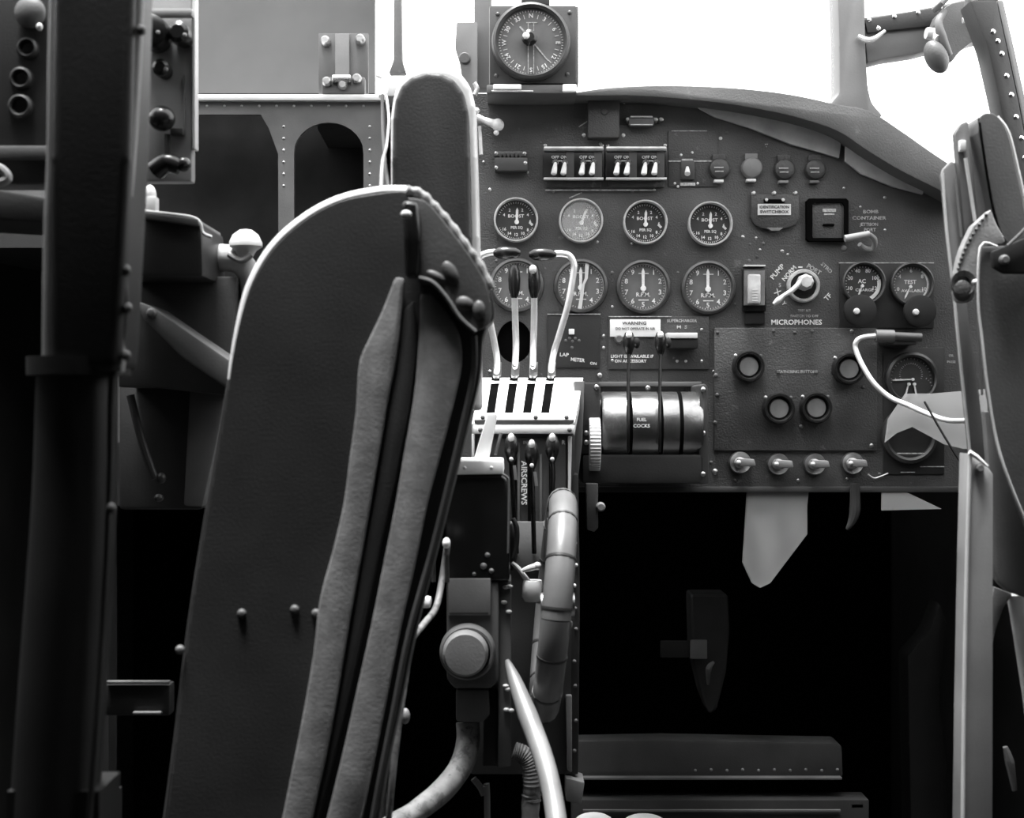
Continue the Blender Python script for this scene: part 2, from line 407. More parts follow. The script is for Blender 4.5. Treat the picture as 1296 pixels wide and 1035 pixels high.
for x, y, m in ((957, 301, 'steel'), (949, 309, 'mid'), (966, 308, 'mid'), (958, 325, 'dark'), (997, 322, 'steel'), (906, 177, 'pale'), (912, 175, 'pale'), (970, 184, 'mid'), (668, 218, 'steel'), (684, 180, 'mid'), (700, 242, 'mid'), (735, 238, 'mid'), (800, 242, 'mid'), (828, 240, 'steel'), (628, 330, 'mid'), (690, 340, 'mid'), (775, 345, 'mid'), (858, 345, 'mid'), (775, 388, 'steel'), (930, 385, 'mid'), (1066, 170, 'mid'), (920, 168, 'mid'), (1075, 425, 'mid'), (948, 330, 'mid'), (1113, 600, 'mid'), (930, 608, 'mid'), (1010, 608, 'steel'), (900, 585, 'mid')):
    t = MB(); t.la(x, y, YP-(.003 if 770 < x < 897 and 400 < y < 467 else 0), DOME(rr.choice([1.8, 2.4])), 8); part('screw', t, m, P)
t = MB(); t.pr([(968, 182), (972, 182), (970, 187)], YP-.001, .001); t.pr([(720, 250), (736, 243), (737, 244), (721, 251)], YP-.0006, .0006); t.pr([(732, 160), (746, 151), (747, 152), (733, 161)], YP-.0006, .0006)
t.pr([(850, 165), (895, 165), (895, 166), (850, 166)], YP-.0025, .0008); t.pr([(846, 203), (905, 203), (905, 204.5), (846, 204.5)], YP-.0028, .0008); t.pr([(1062, 332), (1182, 332), (1182, 333), (1062, 333)], YP-.002, .002)
part('paint_scratches', t, 'markd', P)
# scattered printed lines
t = MB(); t.use('markd')
for x0, y, x1 in ((693, 397, 760), (770, 400, 850), (905, 415, 1060), (690, 240, 830)):
    t.bx(x0, y, x1, y+1.0, YP-.0045, .001)
part('worn_edges', t, 'markd', P, 'bright worn plate edges')

# ---------------------------------------------------------------- dials
def ticks(t, px, py, r, a0, a1, n, l, w, Y):
    for k in range(n):
        a = math.radians(a0+(a1-a0)*k/max(n-1, 1)); c, s = math.sin(a), -math.cos(a)
        q = Vector((-s, c))*w/2
        p0 = Vector((px+c*r, py+s*r)); p1 = Vector((px+c*(r-l), py+s*(r-l))); q = Vector((s, -c))*w/2
        t.pr([tuple(p0+q), tuple(p0-q), tuple(p1-q), tuple(p1+q)], Y, .0003)
def pointer(px, py, a, l, w, tail, Y, m, parent):
    a = math.radians(a); d = Vector((math.sin(a), -math.cos(a))); q = Vector((d.y, -d.x))
    c = Vector((px, py))
    t = MB(); t.pr([tuple(c-d*tail+q*w*.4), tuple(c+d*l*.8+q*w*.5), tuple(c+d*l), tuple(c+d*l*.8-q*w*.5), tuple(c-d*tail-q*w*.4)], Y-.002, .0006)
    t.la(px, py, Y-.001, [(0, -.003), (w*.9, -.003), (w*.9, 0)], 12)
    return part('pointer', t, m, parent)
def gauge(px, py, r, kind, label, group=None, name='dial_gauge', cat='gauge'):
    Y = YP
    g = thing(name, W(px, py+r, Y), label, cat, group)
    if kind == 'boost':
        t = MB(); t.la(px, py, Y, [(r*.91, .0), (r*.91, -.010), (r*.93, -.012), (r*.98, -.012), (r*1.0, -.010), (r*1.0, .0)], 48); part('bezel', t, 'bezel', g)
    else:
        t = MB(); t.la(px, py, Y, [(r*.88, 0), (r*.88, -.006), (r*.93, -.0085), (r*1.02, -.007), (r*1.06, 0)], 48); part('bezel', t, 'bezd', g)
    dm = {'boost': 'dial', 'rpm': 'dialg'}.get(kind, 'dial')
    if label.startswith('second boost'): dm = 'dialp'  # haze reflected in the glass is put into this dial colour
    t = MB(); t.la(px, py, Y, [(0, -.0012), (r*.93, -.0012), (r*.93, 0)], 40); part('dial_face', t, dm, g)
    Yt = Y-.0018; t = MB(); t.use('mark')
    if kind == 'boost':
        ticks(t, px, py, r*.84, -70, 70, 19, 2.2, .6, Yt); ticks(t, px, py, r*.84, 115, 245, 22, 1.6, .6, Yt)
        for s, x, y in (('4', -15, -7), ('2', -8, -13), ('2', 8, -13), ('4', 15, -7), ('6', 18, 1), ('8', 15, 12), ('10', 8.5, 16.5), ('12', 0, 18), ('14', -8.5, 16.5), ('16', -15, 11)): t.text(s, px+x, py+y, 3.7, Yt)
        t.text('BOOST', px, py-5.5, 4.0, Yt, 0, 1.1); t.text('PER SQ', px+1, py+9, 3.4, Yt, 0, 1)
        t.pr([(px+18, py+1), (px+22, py+5), (px+20, py+7), (px+16, py+3)], Yt, .0003)
    elif kind == 'rpm':
        ticks(t, px, py, r*.84, 0, 360, 51, 1.8, .6, Yt)
        for k in range(1, 10):
            a = math.radians(k*36); t.text(str(k), px+math.sin(a)*r*.68, py-math.cos(a)*r*.68, 6.2, Yt)
        t.text('R.P.M.', px, py+10, 5.0, Yt, 0, 1.0); t.bx(px-6, py+16, px+7, py+17.2, Yt, .0003); t.bx(px-6, py-r*.53, px+7, py-r*.53+1, Yt, .0003)
    if kind == 'rpm':
        t.use('markd').plate(circ(px, py, r*.885, 48), [circ(px, py, r*.86, 48)], Yt, .0003)
    part('dial_markings', t, 'mark', g)
    if kind == 'boost': pointer(px+1, py+2, 2 if px != 735 else 20, r*.66, 3.2, 3, Y-.001, 'mark', g)
    if kind == 'rpm': pointer(px, py+2, 0, r*.80, 4.0, 6, Y-.001, 'mark', g)
    return g
bl = ['first boost gauge of the upper row, bright bezel, nearest the headrest', 'second boost gauge of the upper row, with pale dusty dial face',
      'third boost gauge of the upper row, bright bezel, above the third rev counter', 'fourth boost gauge of the upper row, below the small toggle switch']
for (x, y), l in zip(((653, 279), (735, 280), (816, 282), (898, 284)), bl):
    g = gauge(x, y, 28, 'boost', l, 'boost gauges in the upper row')
    if x == 735:
        t = MB(); t.la(x, y, YP, [(0, -.0085), (24, -.0085), (24, -.0075), (0, -.0075)], 32); part('glass', t, 'dust', g, 'dusty glass')
rl = ['rev counter behind the two upright throttle knobs', 'rev counter behind the bent right throttle rod, with a pale streak',
      'rev counter right of the throttles, above the white warning plate', 'rev counter farthest right of the lower row, beside the quadruple switch']
for (x, y), l in zip(((654, 361), (735, 362), (814, 363), (896, 364)), rl):
    g = gauge(x, y, 33, 'rpm', l, 'rev counters in the lower row', 'rev_counter')
    if x == 735:
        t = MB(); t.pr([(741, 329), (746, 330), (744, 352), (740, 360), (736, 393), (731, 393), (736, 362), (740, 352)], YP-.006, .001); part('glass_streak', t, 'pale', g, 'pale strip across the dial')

# twin gauges, right
def small_gauge(px, py, r, lab, big, sub, band, pa):
    g = thing('pressure_gauge', W(px, py+r, YP), lab, 'gauge', 'twin gauges at the right of the panel')
    t = MB(); t.la(px, py, YP-.003, [(r*.86, 0), (r*.86, -.008), (r*.92, -.010), (r*.98, -.009), (r, 0)], 44); part('bezel', t, 'bezd', g)
    t = MB(); t.la(px, py, YP-.003, [(0, -.001), (r*.88, -.001), (r*.88, 0)], 36); part('dial_face', t, 'dialg' if band else 'dial', g)
    Yt = YP-.0046; t = MB(); t.use('mark')
    for k, s in enumerate(big):
        a = math.radians(-110+k*220/(len(big)-1)); t.text(s, px+math.sin(a)*r*.62, py-math.cos(a)*r*.62, 4.6, Yt)
    ticks(t, px, py, r*.8, -120, 120, 25, 2, .7, Yt)
    t.text(sub[0], px-1, py-3, 5, Yt); t.text(sub[1], px+2, py+8, 3.4, Yt, 0, 1.2)
    if band: 
        pts = [(px+r*.80*math.cos(a), py+r*.80*math.sin(a)) for a in [math.radians(q) for q in range(-50, 61, 10)]]
        pts += [(px+r*.72*math.cos(a), py+r*.72*math.sin(a)) for a in [math.radians(q) for q in range(60, -51, -10)]]
    else:
        pts = [(px+r*.82*math.cos(a), py+r*.82*math.sin(a)) for a in [math.radians(q) for q in range(-15, 71, 8)]]
        pts += [(px+r*.66*math.cos(a), py+r*.66*math.sin(a)) for a in [math.radians(q) for q in range(68, -16, -8)]]
    t.pr(pts, Yt, .0003)
    part('dial_markings', t, 'mark', g)
    pointer(px-1, py+3, pa, r*.6, 2.2, 3, YP-.0045, 'mark', g)
small_gauge(1092, 359, 28, 'gauge lettered AC with a thick pale arc, left of the twin pair', ['10', '20', '40', '80', '100', '120'], ('AC', 'CHARGE'), False, 200)
small_gauge(1153, 360, 28, 'grey faced gauge of the twin pair, nearest the leather headrest', ['0', '4', '6', '8', '10'], ('TEST', 'AVAILABLE'), True, 205)
for (x, y), l in zip(((1084, 394), (1159, 395)), ('round black knob covering the foot of the AC gauge', 'round black knob covering the foot of the grey faced gauge')):
    g = thing('round_knob', W(x, y+20, YP-.01), l, 'knob', 'black knobs below the twin gauges')
    t = MB(); t.la(x, y, YP-.003, [(6, 0), (6, -.010), (17, -.011), (20, -.014), (20, -.021), (17, -.023), (0, -.023)], 40); part('knob_body', t, 'matt', g)
    t = MB(); t.la(x, y, YP-.026, [(0, -.004), (3, -.0035), (4.2, -.001), (4.2, .001)], 16); part('centre_screw', t, 'pale', g)
# triple air gauge
g = thing('triple_pressure_gauge', W(1153, 511, YP), 'large round gauge with three pale pointers, half crossed by the white cable', 'gauge')
t = MB(); t.la(1153, 479, YP-.002, [(28, 0), (28, -.008), (30, -.010), (33, -.008), (34, 0)], 44); part('bezel', t, 'bezd', g)
t = MB(); t.la(1153, 479, YP-.002, [(0, -.001), (29, -.001), (29, 0)], 36); part('dial_face', t, 'dial', g)
t = MB(); t.use('markd'); ticks(t, 1153, 474, 15, -110, 110, 21, 2, .5, YP-.0036); ticks(t, 1153, 479, 26, -100, 100, 21, 2, .5, YP-.0036)
ticks(t, 1141, 492, 16, -130, -30, 8, 2, .6, YP-.0036); ticks(t, 1165, 492, 16, 30, 130, 8, 2, .6, YP-.0036); part('dial_markings', t, 'markd', g)
pointer(1155, 480, -92, 27, 2, 1, YP-.004, 'mark', g); pointer(1150, 486, 195, 22, 2.2, 1, YP-.004, 'mark', g); pointer(1157, 486, 168, 22, 2.2, 1, YP-.004, 'mark', g)
g = thing('lower_dial', W(1150, 570, YP), 'dark dial below the three pointer gauge, mostly hidden behind hazy perspex', 'gauge')
t = MB(); t.la(1150, 551, YP-.002, [(28, 0), (28, -.008), (31, -.010), (35, -.008), (36, 0)], 44); part('bezel', t, 'bezd', g)
t = MB(); t.la(1150, 551, YP-.002, [(0, -.001), (29, -.001), (29, 0)], 36); part('dial_face', t, 'dial', g)
t = MB(); t.use('markd'); t.bx(1135, 573, 1176, 574.5, YP-.0105, .001); t.bx(1140, 597, 1158, 598, YP-.003, .001); t.bx(1165, 590, 1195, 591, YP-.003, .001); part('dial_markings', t, 'markd', g)

# ---------------------------------------------------------------- ignition switch boxes
lv = ['left ignition switch box with four pale toggles, above the dusty gauge', 'right ignition switch box with four pale toggles, beside the small toggle plate']
for bi, (x0, x1) in enumerate(((687, 765), (766, 845))):
    b = thing('ignition_switch_box', W((x0+x1)/2, 236, YP), lv[bi], 'switch box', 'ignition switch boxes at the top of the panel')
    t = MB(); t.bx(x0, 190, x1, 226, YP-.016, .016, .002); part('housing', t, 'black', b)
    t = MB(); t.bx(x0+1, 185, x1-1, 191, YP-.020, .020, .002); part('top_rail', t, 'steel', b)
    t = MB(); t.bx(x0+1, 224.5, x1-1, 227, YP-.019, .008, .0005); part('lower_rail', t, 'pale', b)
    t = MB(); t.bx(x0+4, 228, x1-4, 237, YP-.004, .004, .001); part('foot_plate', t, 'panel2', b)
    xs = (702, 714, 737, 750) if bi == 0 else (781, 794, 816, 829)
    for k in (0, 2):
        t = MB(); xa = (xs[k]+xs[k+1])/2; t.use('markd').text('OFF ON', xa, 199, 3.6, YP-.0165, 0, 1.1); t.bx(xa-7, 203, xa+7, 204, YP-.0165, .0005); part('switch_lettering', t, 'markd', b)
        t = MB(); t.bx(xa-3.5+12, 192, xa+3.5+12+3, 224, YP-.0168, .001); part('panel_divider', t, 'dark', b)
    for x in xs:
        t = MB(); t.la(x+1, 206, YP-.016, [(0, -.004), (4, -.004), (4.6, 0)], 14); s = part('toggle_collar', t, 'chrome', b)
        t = MB(); t.tu([(x+1, 206, YP-.018), (x, 213, YP-.026), (x-1, 219, YP-.030)], [1.8, 3.2, 3.8], 10); t.el(x-1, 219, YP-.030, 3.8, 3.0); part('toggle', t, 'knurl', b)
    for x in (x0+3, x1-3):
        t = MB(); t.la(x, 184, YP, DOME(2.4), 10); part('screw', t, 'steel', b)

# fuse block, cover box, terminal block
b = thing('fuse_block', W(647, 220, YP), 'small black fuse block with a ribbed top, left of the ignition switches', 'fuse block')
t = MB(); t.bx(626, 199, 668, 216, YP-.015, .015, .002); part('body', t, 'dark', b)
t = MB(); t.bx(625, 191, 666, 198, YP-.010, .010, .002); part('upper_strip', t, 'mid', b)
t = MB(); t.use('dark')
for k in range(6): t.bx(632+k*5, 193, 635+k*5, 199, YP-.014, .006, .0006)
part('ribs', t, 'mid', b)
for x, y in ((628, 194), (664, 194), (628, 212), (665, 206)):
    t = MB(); t.la(x, y, YP-.015, DOME(2.4), 10); part('screw', t, 'steel', b)
b = thing('cover_box', W(765, 174, YP), 'square black cover box with four corner screws at the top of the panel', 'cover box')
t = MB(); t.bx(744, 127, 784, 174, YP-.018, .018, .002); part('box', t, 'panel2', b)
t = MB(); t.la(765, 142, YP-.018, [(0, -.002), (3.4, -.002), (4, 0)], 14); part('stud', t, 'dark', b)
for x, y in ((740, 127), (790, 129), (739, 171), (789, 171)):
    t = MB(); t.la(x, y, YP, DOME(2.6), 10); part('screw', t, 'pale', b)
b = thing('terminal_block', W(815, 160, YP), 'small bright edged terminal block right of the square cover box', 'terminal block')
t = MB(); t.bx(796, 147, 828, 159, YP-.012, .012, .002); part('body', t, 'mid', b)
t = MB(); t.bx(798, 146.5, 826, 149, YP-.014, .006, .0006); part('upper_bar', t, 'steel', b)
t = MB(); t.bx(798, 157, 826, 159, YP-.014, .006, .0006); part('lower_bar', t, 'steel', b)
for x in (794, 829, 836):
    t = MB(); t.la(x, 153, YP, [(0, -.011), (2.5, -.010), (3.6, -.006), (3.6, 0)], 12); part('terminal', t, 'steel', b)
# single toggle with plate
b = thing('toggle_switch', W(870, 234, YP), 'single toggle switch on its own plate right of the ignition boxes', 'switch')
t = MB(); t.bx(862, 203, 879, 227, YP-.006, .004, .001); part('base', t, 'dark', b)
t = MB(); t.tu([(870, 212, YP-.006), (870, 216, YP-.014), (870, 220, YP-.018)], [2, 3, 3.6], 10); part('toggle', t, 'white', b)
t = MB(); t.use('markd').bx(861, 231, 880, 235, YP-.003, .001); t.bx(863, 201, 877, 203, YP-.003, .001); part('name_strip', t, 'markd', b)
for x, y in ((854, 232), (883, 232), (858, 236), (862, 196), (876, 193)):
    t = MB(); t.la(x, y, YP-.002, DOME(1.8), 8); part('screw', t, 'pale', b)

# four hinged lamp covers
cl = ['dark round warning lamp cover nearest the toggle switch', 'pale warning lamp cover, the lightest of the row of four',
      'dark warning lamp cover right of the pale one', 'dark warning lamp cover farthest right, near the curved edge']
for k, (x, y) in enumerate(((910, 214), (951, 213), (992, 215), (1031, 215))):
    b = thing('warning_lamp', W(x, y+16, YP), cl[k], 'lamp', 'warning lamps below the curved top edge')
    m = 'grey' if k == 1 else 'panel2'
    t = MB(); t.la(x, y, YP, [(0, -.010), (9, -.010), (12, -.008), (13.5, -.004), (13.5, 0)], 28); part('cover', t, m, b)
    t = MB(); t.bx(x-8, y-19, x+8, y-11, YP-.006, .006, .001); part('hinge', t, m, b)
    t = MB(); t.bx(x-6, y+13, x+6, y+16.5, YP-.010, .010, .0008); part('lip', t, 'pale' if k < 2 else ('grey' if k == 2 else 'mid'), b)
    if k != 1:
        t = MB(); t.use('markd').bx(x-6, y-3, x+6, y-1.6, YP-.0106, .0005); t.bx(x-5, y+2, x+6, y+3.2, YP-.0106, .0005); part('lettering', t, 'markd', b)
# shield shaped cover with pale label
b = thing('shield_cover', W(981, 290, YP), 'black shield shaped cover plate bearing a pale rectangular label', 'cover plate')
t = MB(); t.pr([(951, 246), (1011, 246), (1012, 275), (1007, 284), (998, 288), (985, 290), (980, 291.5), (974, 290), (962, 288), (955, 284), (950, 275)], YP-.006, .006, .0015); part('cover', t, 'panel2', b)
t = MB(); t.bx(959, 258, 1001, 272, YP-.0075, .001); part('label_plate', t, 'pale', b, 'pale engraved label')
t = MB(); t.use('ink').text('IDENTIFICATION', 980, 262, 3.6, YP-.0079, 0, .95); t.text('SWITCHBOX', 980, 268, 3.6, YP-.0079, 0, 1.2); part('label_text', t, 'ink', b)
t = MB(); t.bx(967, 252, 993, 257, YP-.008, .003, .0006); part('slot', t, 'void', b)
t = MB(); t.pr([(970, 288), (992, 288), (986, 292), (976, 292)], YP-.010, .005, .001); part('thumb_lip', t, 'grey', b)
for x, y in ((954, 244), (980, 244), (1007, 244), (970, 253), (991, 253)):
    t = MB(); t.la(x, y, YP-.007, [(0, -.003), (2, -.002), (2.5, .002 if y > 250 else .007)], 8); part('screw', t, 'pale', b)
# black framed square
b = thing('square_lamp_housing', W(1047, 303, YP), 'square unit in a thick black rounded frame, left of the bomb container lettering', 'lamp housing')
t = MB(); t.plate([(1024, 251), (1071, 251), (1074, 254), (1074, 302), (1071, 305), (1024, 305), (1021, 302), (1021, 254)], [[(1031, 256), (1066, 256), (1069, 261), (1069, 299), (1066, 301), (1029, 301), (1027, 298), (1027, 261)]], YP-.009, .009); part('frame', t, 'void', b)
t = MB(); t.bx(1028, 255, 1069, 302, YP-.005, .005, .001); part('cover', t, 'panel', b)
t = MB(); t.use('markd').bx(1041, 264, 1058, 268, YP-.0056, .0005); t.bx(1043, 270, 1056, 272, YP-.0056, .0005); part('label_strip', t, 'markd', b)
t = MB(); t.bx(1042, 283, 1056, 286, YP-.008, .003, .0006); part('slot', t, 'void', b)
# jettison handle
b = thing('jettison_handle', W(1090, 318, YP), 'pale T shaped jettison handle with curled bracket below the lettering', 'handle')
t = MB(); t.tu([(1069, 302, YP-.03), (1085, 299, YP-.03), (1100, 296, YP-.028)], [4.6, 4.4, 4.2], 12); part('grip', t, 'board', b)
t = MB(); t.tu([(1100, 296, YP-.024), (1106, 302, YP-.016), (1107, 310, YP-.010), (1103, 315, YP-.006), (1094, 314, YP-.010), (1088, 309, YP-.016)], [2.4, 3.8, 3.6, 3, 3.6, 3], 10, 4); part('bracket', t, 'board', b)
t = MB(); t.la(1068, 314, YP, DOME(3.8), 10); part('stop_stud', t, 'grey', b)

# quadruple switch
b = thing('cut_out_switch', W(955, 396, YP), 'bright metal framed rocker switch between the rev counter and the rotary selector', 'switch')
t = MB(); t.bx(940, 340, 970, 394, YP-.010, .010, .002); part('housing', t, 'black', b)
t = MB(); t.plate([(942, 342), (968, 342), (968, 386), (942, 386)], [[(947, 350), (963, 350), (963, 384), (947, 384)]], YP-.016, .008); part('frame', t, 'steel', b)
t = MB(); t.bx(947, 347, 963, 384, YP-.021, .012, .002); part('rocker', t, 'bezel', b)
t = MB(); t.use('pale').bx(942, 335, 969, 337, YP-.010, .010, .0005); part('top_lip', t, 'pale', b)
t = MB(); t.use('pale')
for k in range(5): t.bx(952, 366+k*3.4, 959, 367.5+k*3.4, YP-.0216, .0006)
part('ribs', t, 'pale', b)
t = MB(); t.bx(943, 395, 968, 410, YP-.006, .006, .001); part('lower_block', t, 'matt', b)
# rotary selector
b = thing('rotary_selector', W(1015, 383, YP), 'rotary selector cock with a pale pointer handle, amid scratched white lettering', 'selector')
t = MB(); t.la(1016, 362, YP, [(21, 0), (21, -.006), (19.5, -.008), (17, -.008), (16, -.003)], 40); part('escutcheon', t, 'bezel', b)
t = MB(); t.la(1016, 362, YP, [(0, -.004), (17, -.004), (17, -.001)], 36); part('base', t, 'black', b)
t = MB(); t.la(1015, 359, YP, [(0, -.030), (7, -.030), (10, -.026), (10.5, -.018), (9, -.004)], 8); part('hub', t, 'bezel', b)
t = MB(); t.tu([(1013, 357, YP-.026), (1003, 367, YP-.028), (992, 374, YP-.030), (985, 380, YP-.030), (979, 385, YP-.030)], [3.6, 3.2, 2.6, 4.2, 2.2], 12, 4); part('pointer_handle', t, 'pale', b)

# feathering button plate
b = thing('feathering_panel', W(1006, 571, YP), 'riveted black sub panel holding four large round push buttons', 'sub panel')
t = MB(); t.bx(904, 415, 1110, 570, YP-.005, .005, .001); part('plate', t, 'panel', b)
t = MB(); t.use('steel').bx(983, 469, 987, 472, YP-.0065, .001); t.bx(1031, 469, 1035, 472, YP-.0065, .001); t.use('markd').text('FEATHERING BUTTONS', 1009, 470.5, 3.6, YP-.0056, 0, .95); part('label', t, 'markd', b)
for x, y in ((908, 421), (979, 419), (1006, 421), (1028, 419), (906, 475), (905, 535), (1014, 540), (1103, 564), (1092, 490), (1078, 419), (908, 500), (1103, 425)):
    t = MB(); t.la(x, y, YP-.005, DOME(random.choice([2.4, 3.0])), 10); part('screw', t, random.choice(['steel', 'mid', 'dark']), b)
fl = ['upper left feathering push button with thick black rim', 'upper right feathering push button, crossed by nothing, near the white cable',
      'lower left feathering push button with thick black rim', 'lower right feathering push button, beside the lower left one']
fl[1] = 'upper right feathering push button, close to the white cable'
for k, (x, y) in enumerate(((946, 464), (1072, 467), (984, 517), (1031, 516))):
    b = thing('push_button', W(x, y+20, YP), fl[k], 'button', 'feathering push buttons')
    t = MB(); t.la(x, y, YP-.005, [(14, 0), (14, -.012), (16, -.016), (18.5, -.016), (20, -.012), (20, 0)], 40); part('guard_ring', t, 'black', b)
    t = MB(); t.la(x, y, YP-.005, [(0, -.012), (11.5, -.0115), (13, -.009), (13, 0)], 32); part('button', t, 'redb', b, 'plain grey button face')
    t = MB(); t.la(x-15, y-14, YP-.005, DOME(2.6), 8); part('screw', t, 'steel', b)
    t = MB(); t.la(x+17, y-14, YP-.005, DOME(2.2), 8); part('screw', t, 'mid', b)
# fire extinguisher taps
el_ = ['leftmost of the four small T handled taps below the push button panel', 'second T handled tap from the left, below the push buttons',
       'third T handled tap from the left, below the push buttons', 'rightmost of the four T handled taps, beside the dark rivet']
for k, (x, y) in enumerate(((936, 585), (984, 587), (1030, 587), (1078, 586))):
    b = thing('tap_handle', W(x, y+14, YP), el_[k], 'tap', 'T handled taps along the bottom of the panel')
    t = MB(); t.la(x, y, YP, [(0, -.005), (10, -.005), (13, -.007), (14, -.004), (14, 0)], 28); part('collar', t, 'steel', b)
    t = MB(); t.la(x, y, YP-.005, [(0, -.014), (4, -.014), (6.5, -.010), (7, 0)], 20); part('spindle', t, 'bezel', b)
    t = MB(); t.pr([(x-3, y-5), (x+19, y-4), (x+21, y+5), (x-1, y+5)], YP-.026, .007, .002); part('grip', t, 'grey', b)
    t = MB(); t.la(x-1, y, YP-.026, DOME(3), 10); part('screw', t, 'pale', b)
t = MB(); t.tu([(1098, 600, YP-.004), (1106, 605, YP-.004), (1114, 603, YP-.004), (1124, 599, YP-.004)], 1.2, 6, 4); t.la(905, 597, YP, DOME(4), 12); t.la(1072, 606, YP, DOME(2), 8)
solo('locking_wire', t, 'steel', 'twisted locking wire beside the rightmost T handled tap', 'wire')

# white plate, bright bar, warning unit
b = thing('warning_placard', W(804, 428, YP), 'white warning placard behind the two black fuel lever knobs', 'placard')
t = MB(); t.bx(772, 404, 836, 426, YP-.006, .002, .0004); part('plate', t, 'white', b)
t = MB(); t.use('ink').text('WARNING', 803, 409, 4, YP-.0066, 0, 1.1); t.text('DO NOT OPERATE IN AIR', 804, 416, 3.0, YP-.0066, 0, 1); part('lettering', t, 'ink', b)
b = thing('supercharger_switch', W(862, 440, YP), 'black switch with a bright bar top, right of the white placard', 'switch')
t = MB(); t.bx(844, 428, 884, 441, YP-.024, .021, .003); part('body', t, 'matt', b)
t = MB(); t.bx(844, 421, 883, 428, YP-.026, .023, .001); part('top_bar', t, 'pale', b)
t = MB(); t.la(783, 429, YP-.003, [(0, -.006), (4, -.006), (6, -.002), (6, 0)], 14); solo('small_stud', t, 'steel', 'small bright stud at the lower left corner of the white placard', 'stud')
for x, y in ((857, 457), (868, 457), (888, 417), (888, 457), (775, 456), (764, 440), (764, 425)):
    t = MB(); t.la(x, y, YP-.003, DOME(2.0), 8); part('screw', t, 'steel', P)
# left small unit (lamp meter)
b = thing('meter_switch', W(725, 450, YP), 'small white square indicator on a dark plate behind the right throttle rod', 'indicator')
t = MB(); t.bx(720, 416, 727, 423, YP-.008, .005, .0006); part('indicator', t, 'white', b)
for x, y in ((716, 431), (724.5, 432), (733, 431), (721, 428), (728, 428), (724, 440)):
    t = MB(); t.la(x, y, YP-.003, DOME(2.2), 8); part('stud', t, 'mid', b)

# plug with white cable
b = thing('plug_and_cable', W(1135, 433, YP), 'off white cable curving from a grey barrel plug down across the large gauge', 'cable')
t = MB(); t.tube3([W(1108, 425, YP-.03), W(1131, 425.5, YP-.03)], 8*YP/F*1e-0, 16); part('plug_body', t, 'mid', b)
t = MB(); t.tube3([W(1131, 425.5, YP-.03), W(1166, 427, YP-.03)], .0055, 12); part('plug_tail', t, 'dark', b)
t = MB(); t.bx(1120, 430, 1160, 436, YP-.03, .03, .001); part('clip', t, 'deep', b)
t = MB(); t.tu([(1108, 425, YP-.03), (1092, 427, YP-.03), (1084, 432, YP-.03), (1083, 442, YP-.03), (1092, 463, YP-.04), (1107, 486, YP-.05), (1127, 503, YP-.06), (1150, 513, YP-.09), (1175, 524, YP-.14), (1200, 532, YP-.20), (1228, 532, YP-.28)], 3.3, 12, 6); part('cable', t, 'cable', b)

# directional compass repeater on top of the panel
b = thing('compass_repeater', W(674, 118, 1.74), 'square black compass repeater with a big round graduated dial, above the panel', 'compass')
t = MB(); t.bx(619, 6, 730, 106, 1.74, .07, .004); part('case', t, 'dark', b)
t = MB(); t.la(672, 54, 1.74, [(42, 0), (42, -.010), (45, -.014), (48, -.012), (50, -.004), (50, 0)], 56); part('bezel', t, 'dark', b)
t = MB(); t.la(672, 54, 1.74, [(0, -.003), (43, -.003), (43, 0)], 48); part('dial_face', t, 'dialg', b)
t = MB(); t.use('mark'); ticks(t, 672, 54, 41, 0, 355, 72, 2.2, .8, 1.736)
for s, a in (('N', 0), ('3', 30), ('6', 60), ('E', 90), ('12', 120), ('15', 150), ('S', 180), ('21', 210), ('24', 240), ('W', 270), ('30', 300), ('33', 330)):
    r = math.radians(a); t.text(s, 672+math.sin(r)*34, 54-math.cos(r)*34, 5.5, 1.736, r)
for a in range(15, 360, 30):
    r = math.radians(a); t.text('|', 672+math.sin(r)*34, 54-math.cos(r)*34, 4, 1.736, r)
t.use('markd').bx(668, 28, 669, 96, 1.736, .0003); t.bx(675, 28, 676, 96, 1.736, .0003); t.bx(666, 28, 680, 29.2, 1.736, .0003)
t.pr([(657, 34), (659, 33), (694, 76), (693, 77)], 1.736, .0003); part('dial_markings', t, 'mark', b)
t = MB(); t.la(670, 51, 1.737, [(7, 0), (8, -.006), (10, -.010), (10, -.014), (6, -.017), (0, -.017)], 24); part('centre_knob', t, 'black', b)
t = MB(); t.el(666, 45, 1.718, 4.5, 4.5, 3); part('knob_cap', t, 'white', b)  # highlight on the centre knob, put in as a white blob
t = MB(); t.bx(660, -20, 696, 6, 1.76, .04, .003); part('top_bracket', t, 'dark', b)
t = MB(); t.bx(616, 107, 730, 118, 1.735, .09, .002); part('shelf', t, 'mid', b)
t = MB(); t.bx(624, 106, 660, 113, 1.73, .01, .002); part('shelf_clip', t, 'white', b)
t = MB(); t.bx(712, 106, 730, 116, 1.73, .01, .002); part('shelf_clip', t, 'white', b)
t = MB(); t.bx(622, 114, 675, 116, 1.732, .01, .001); part('shelf_strip', t, 'pale', b)
for x, y in ((630, 18), (721, 16), (718, 94), (628, 96)):
    t = MB(); t.la(x, y, 1.74, DOME(3), 10); part('screw', t, 'dark', b)
t = MB(); t.bx(724, 8, 732, 106, 1.745, .05, .001); part('side_flange', t, 'mid', b)

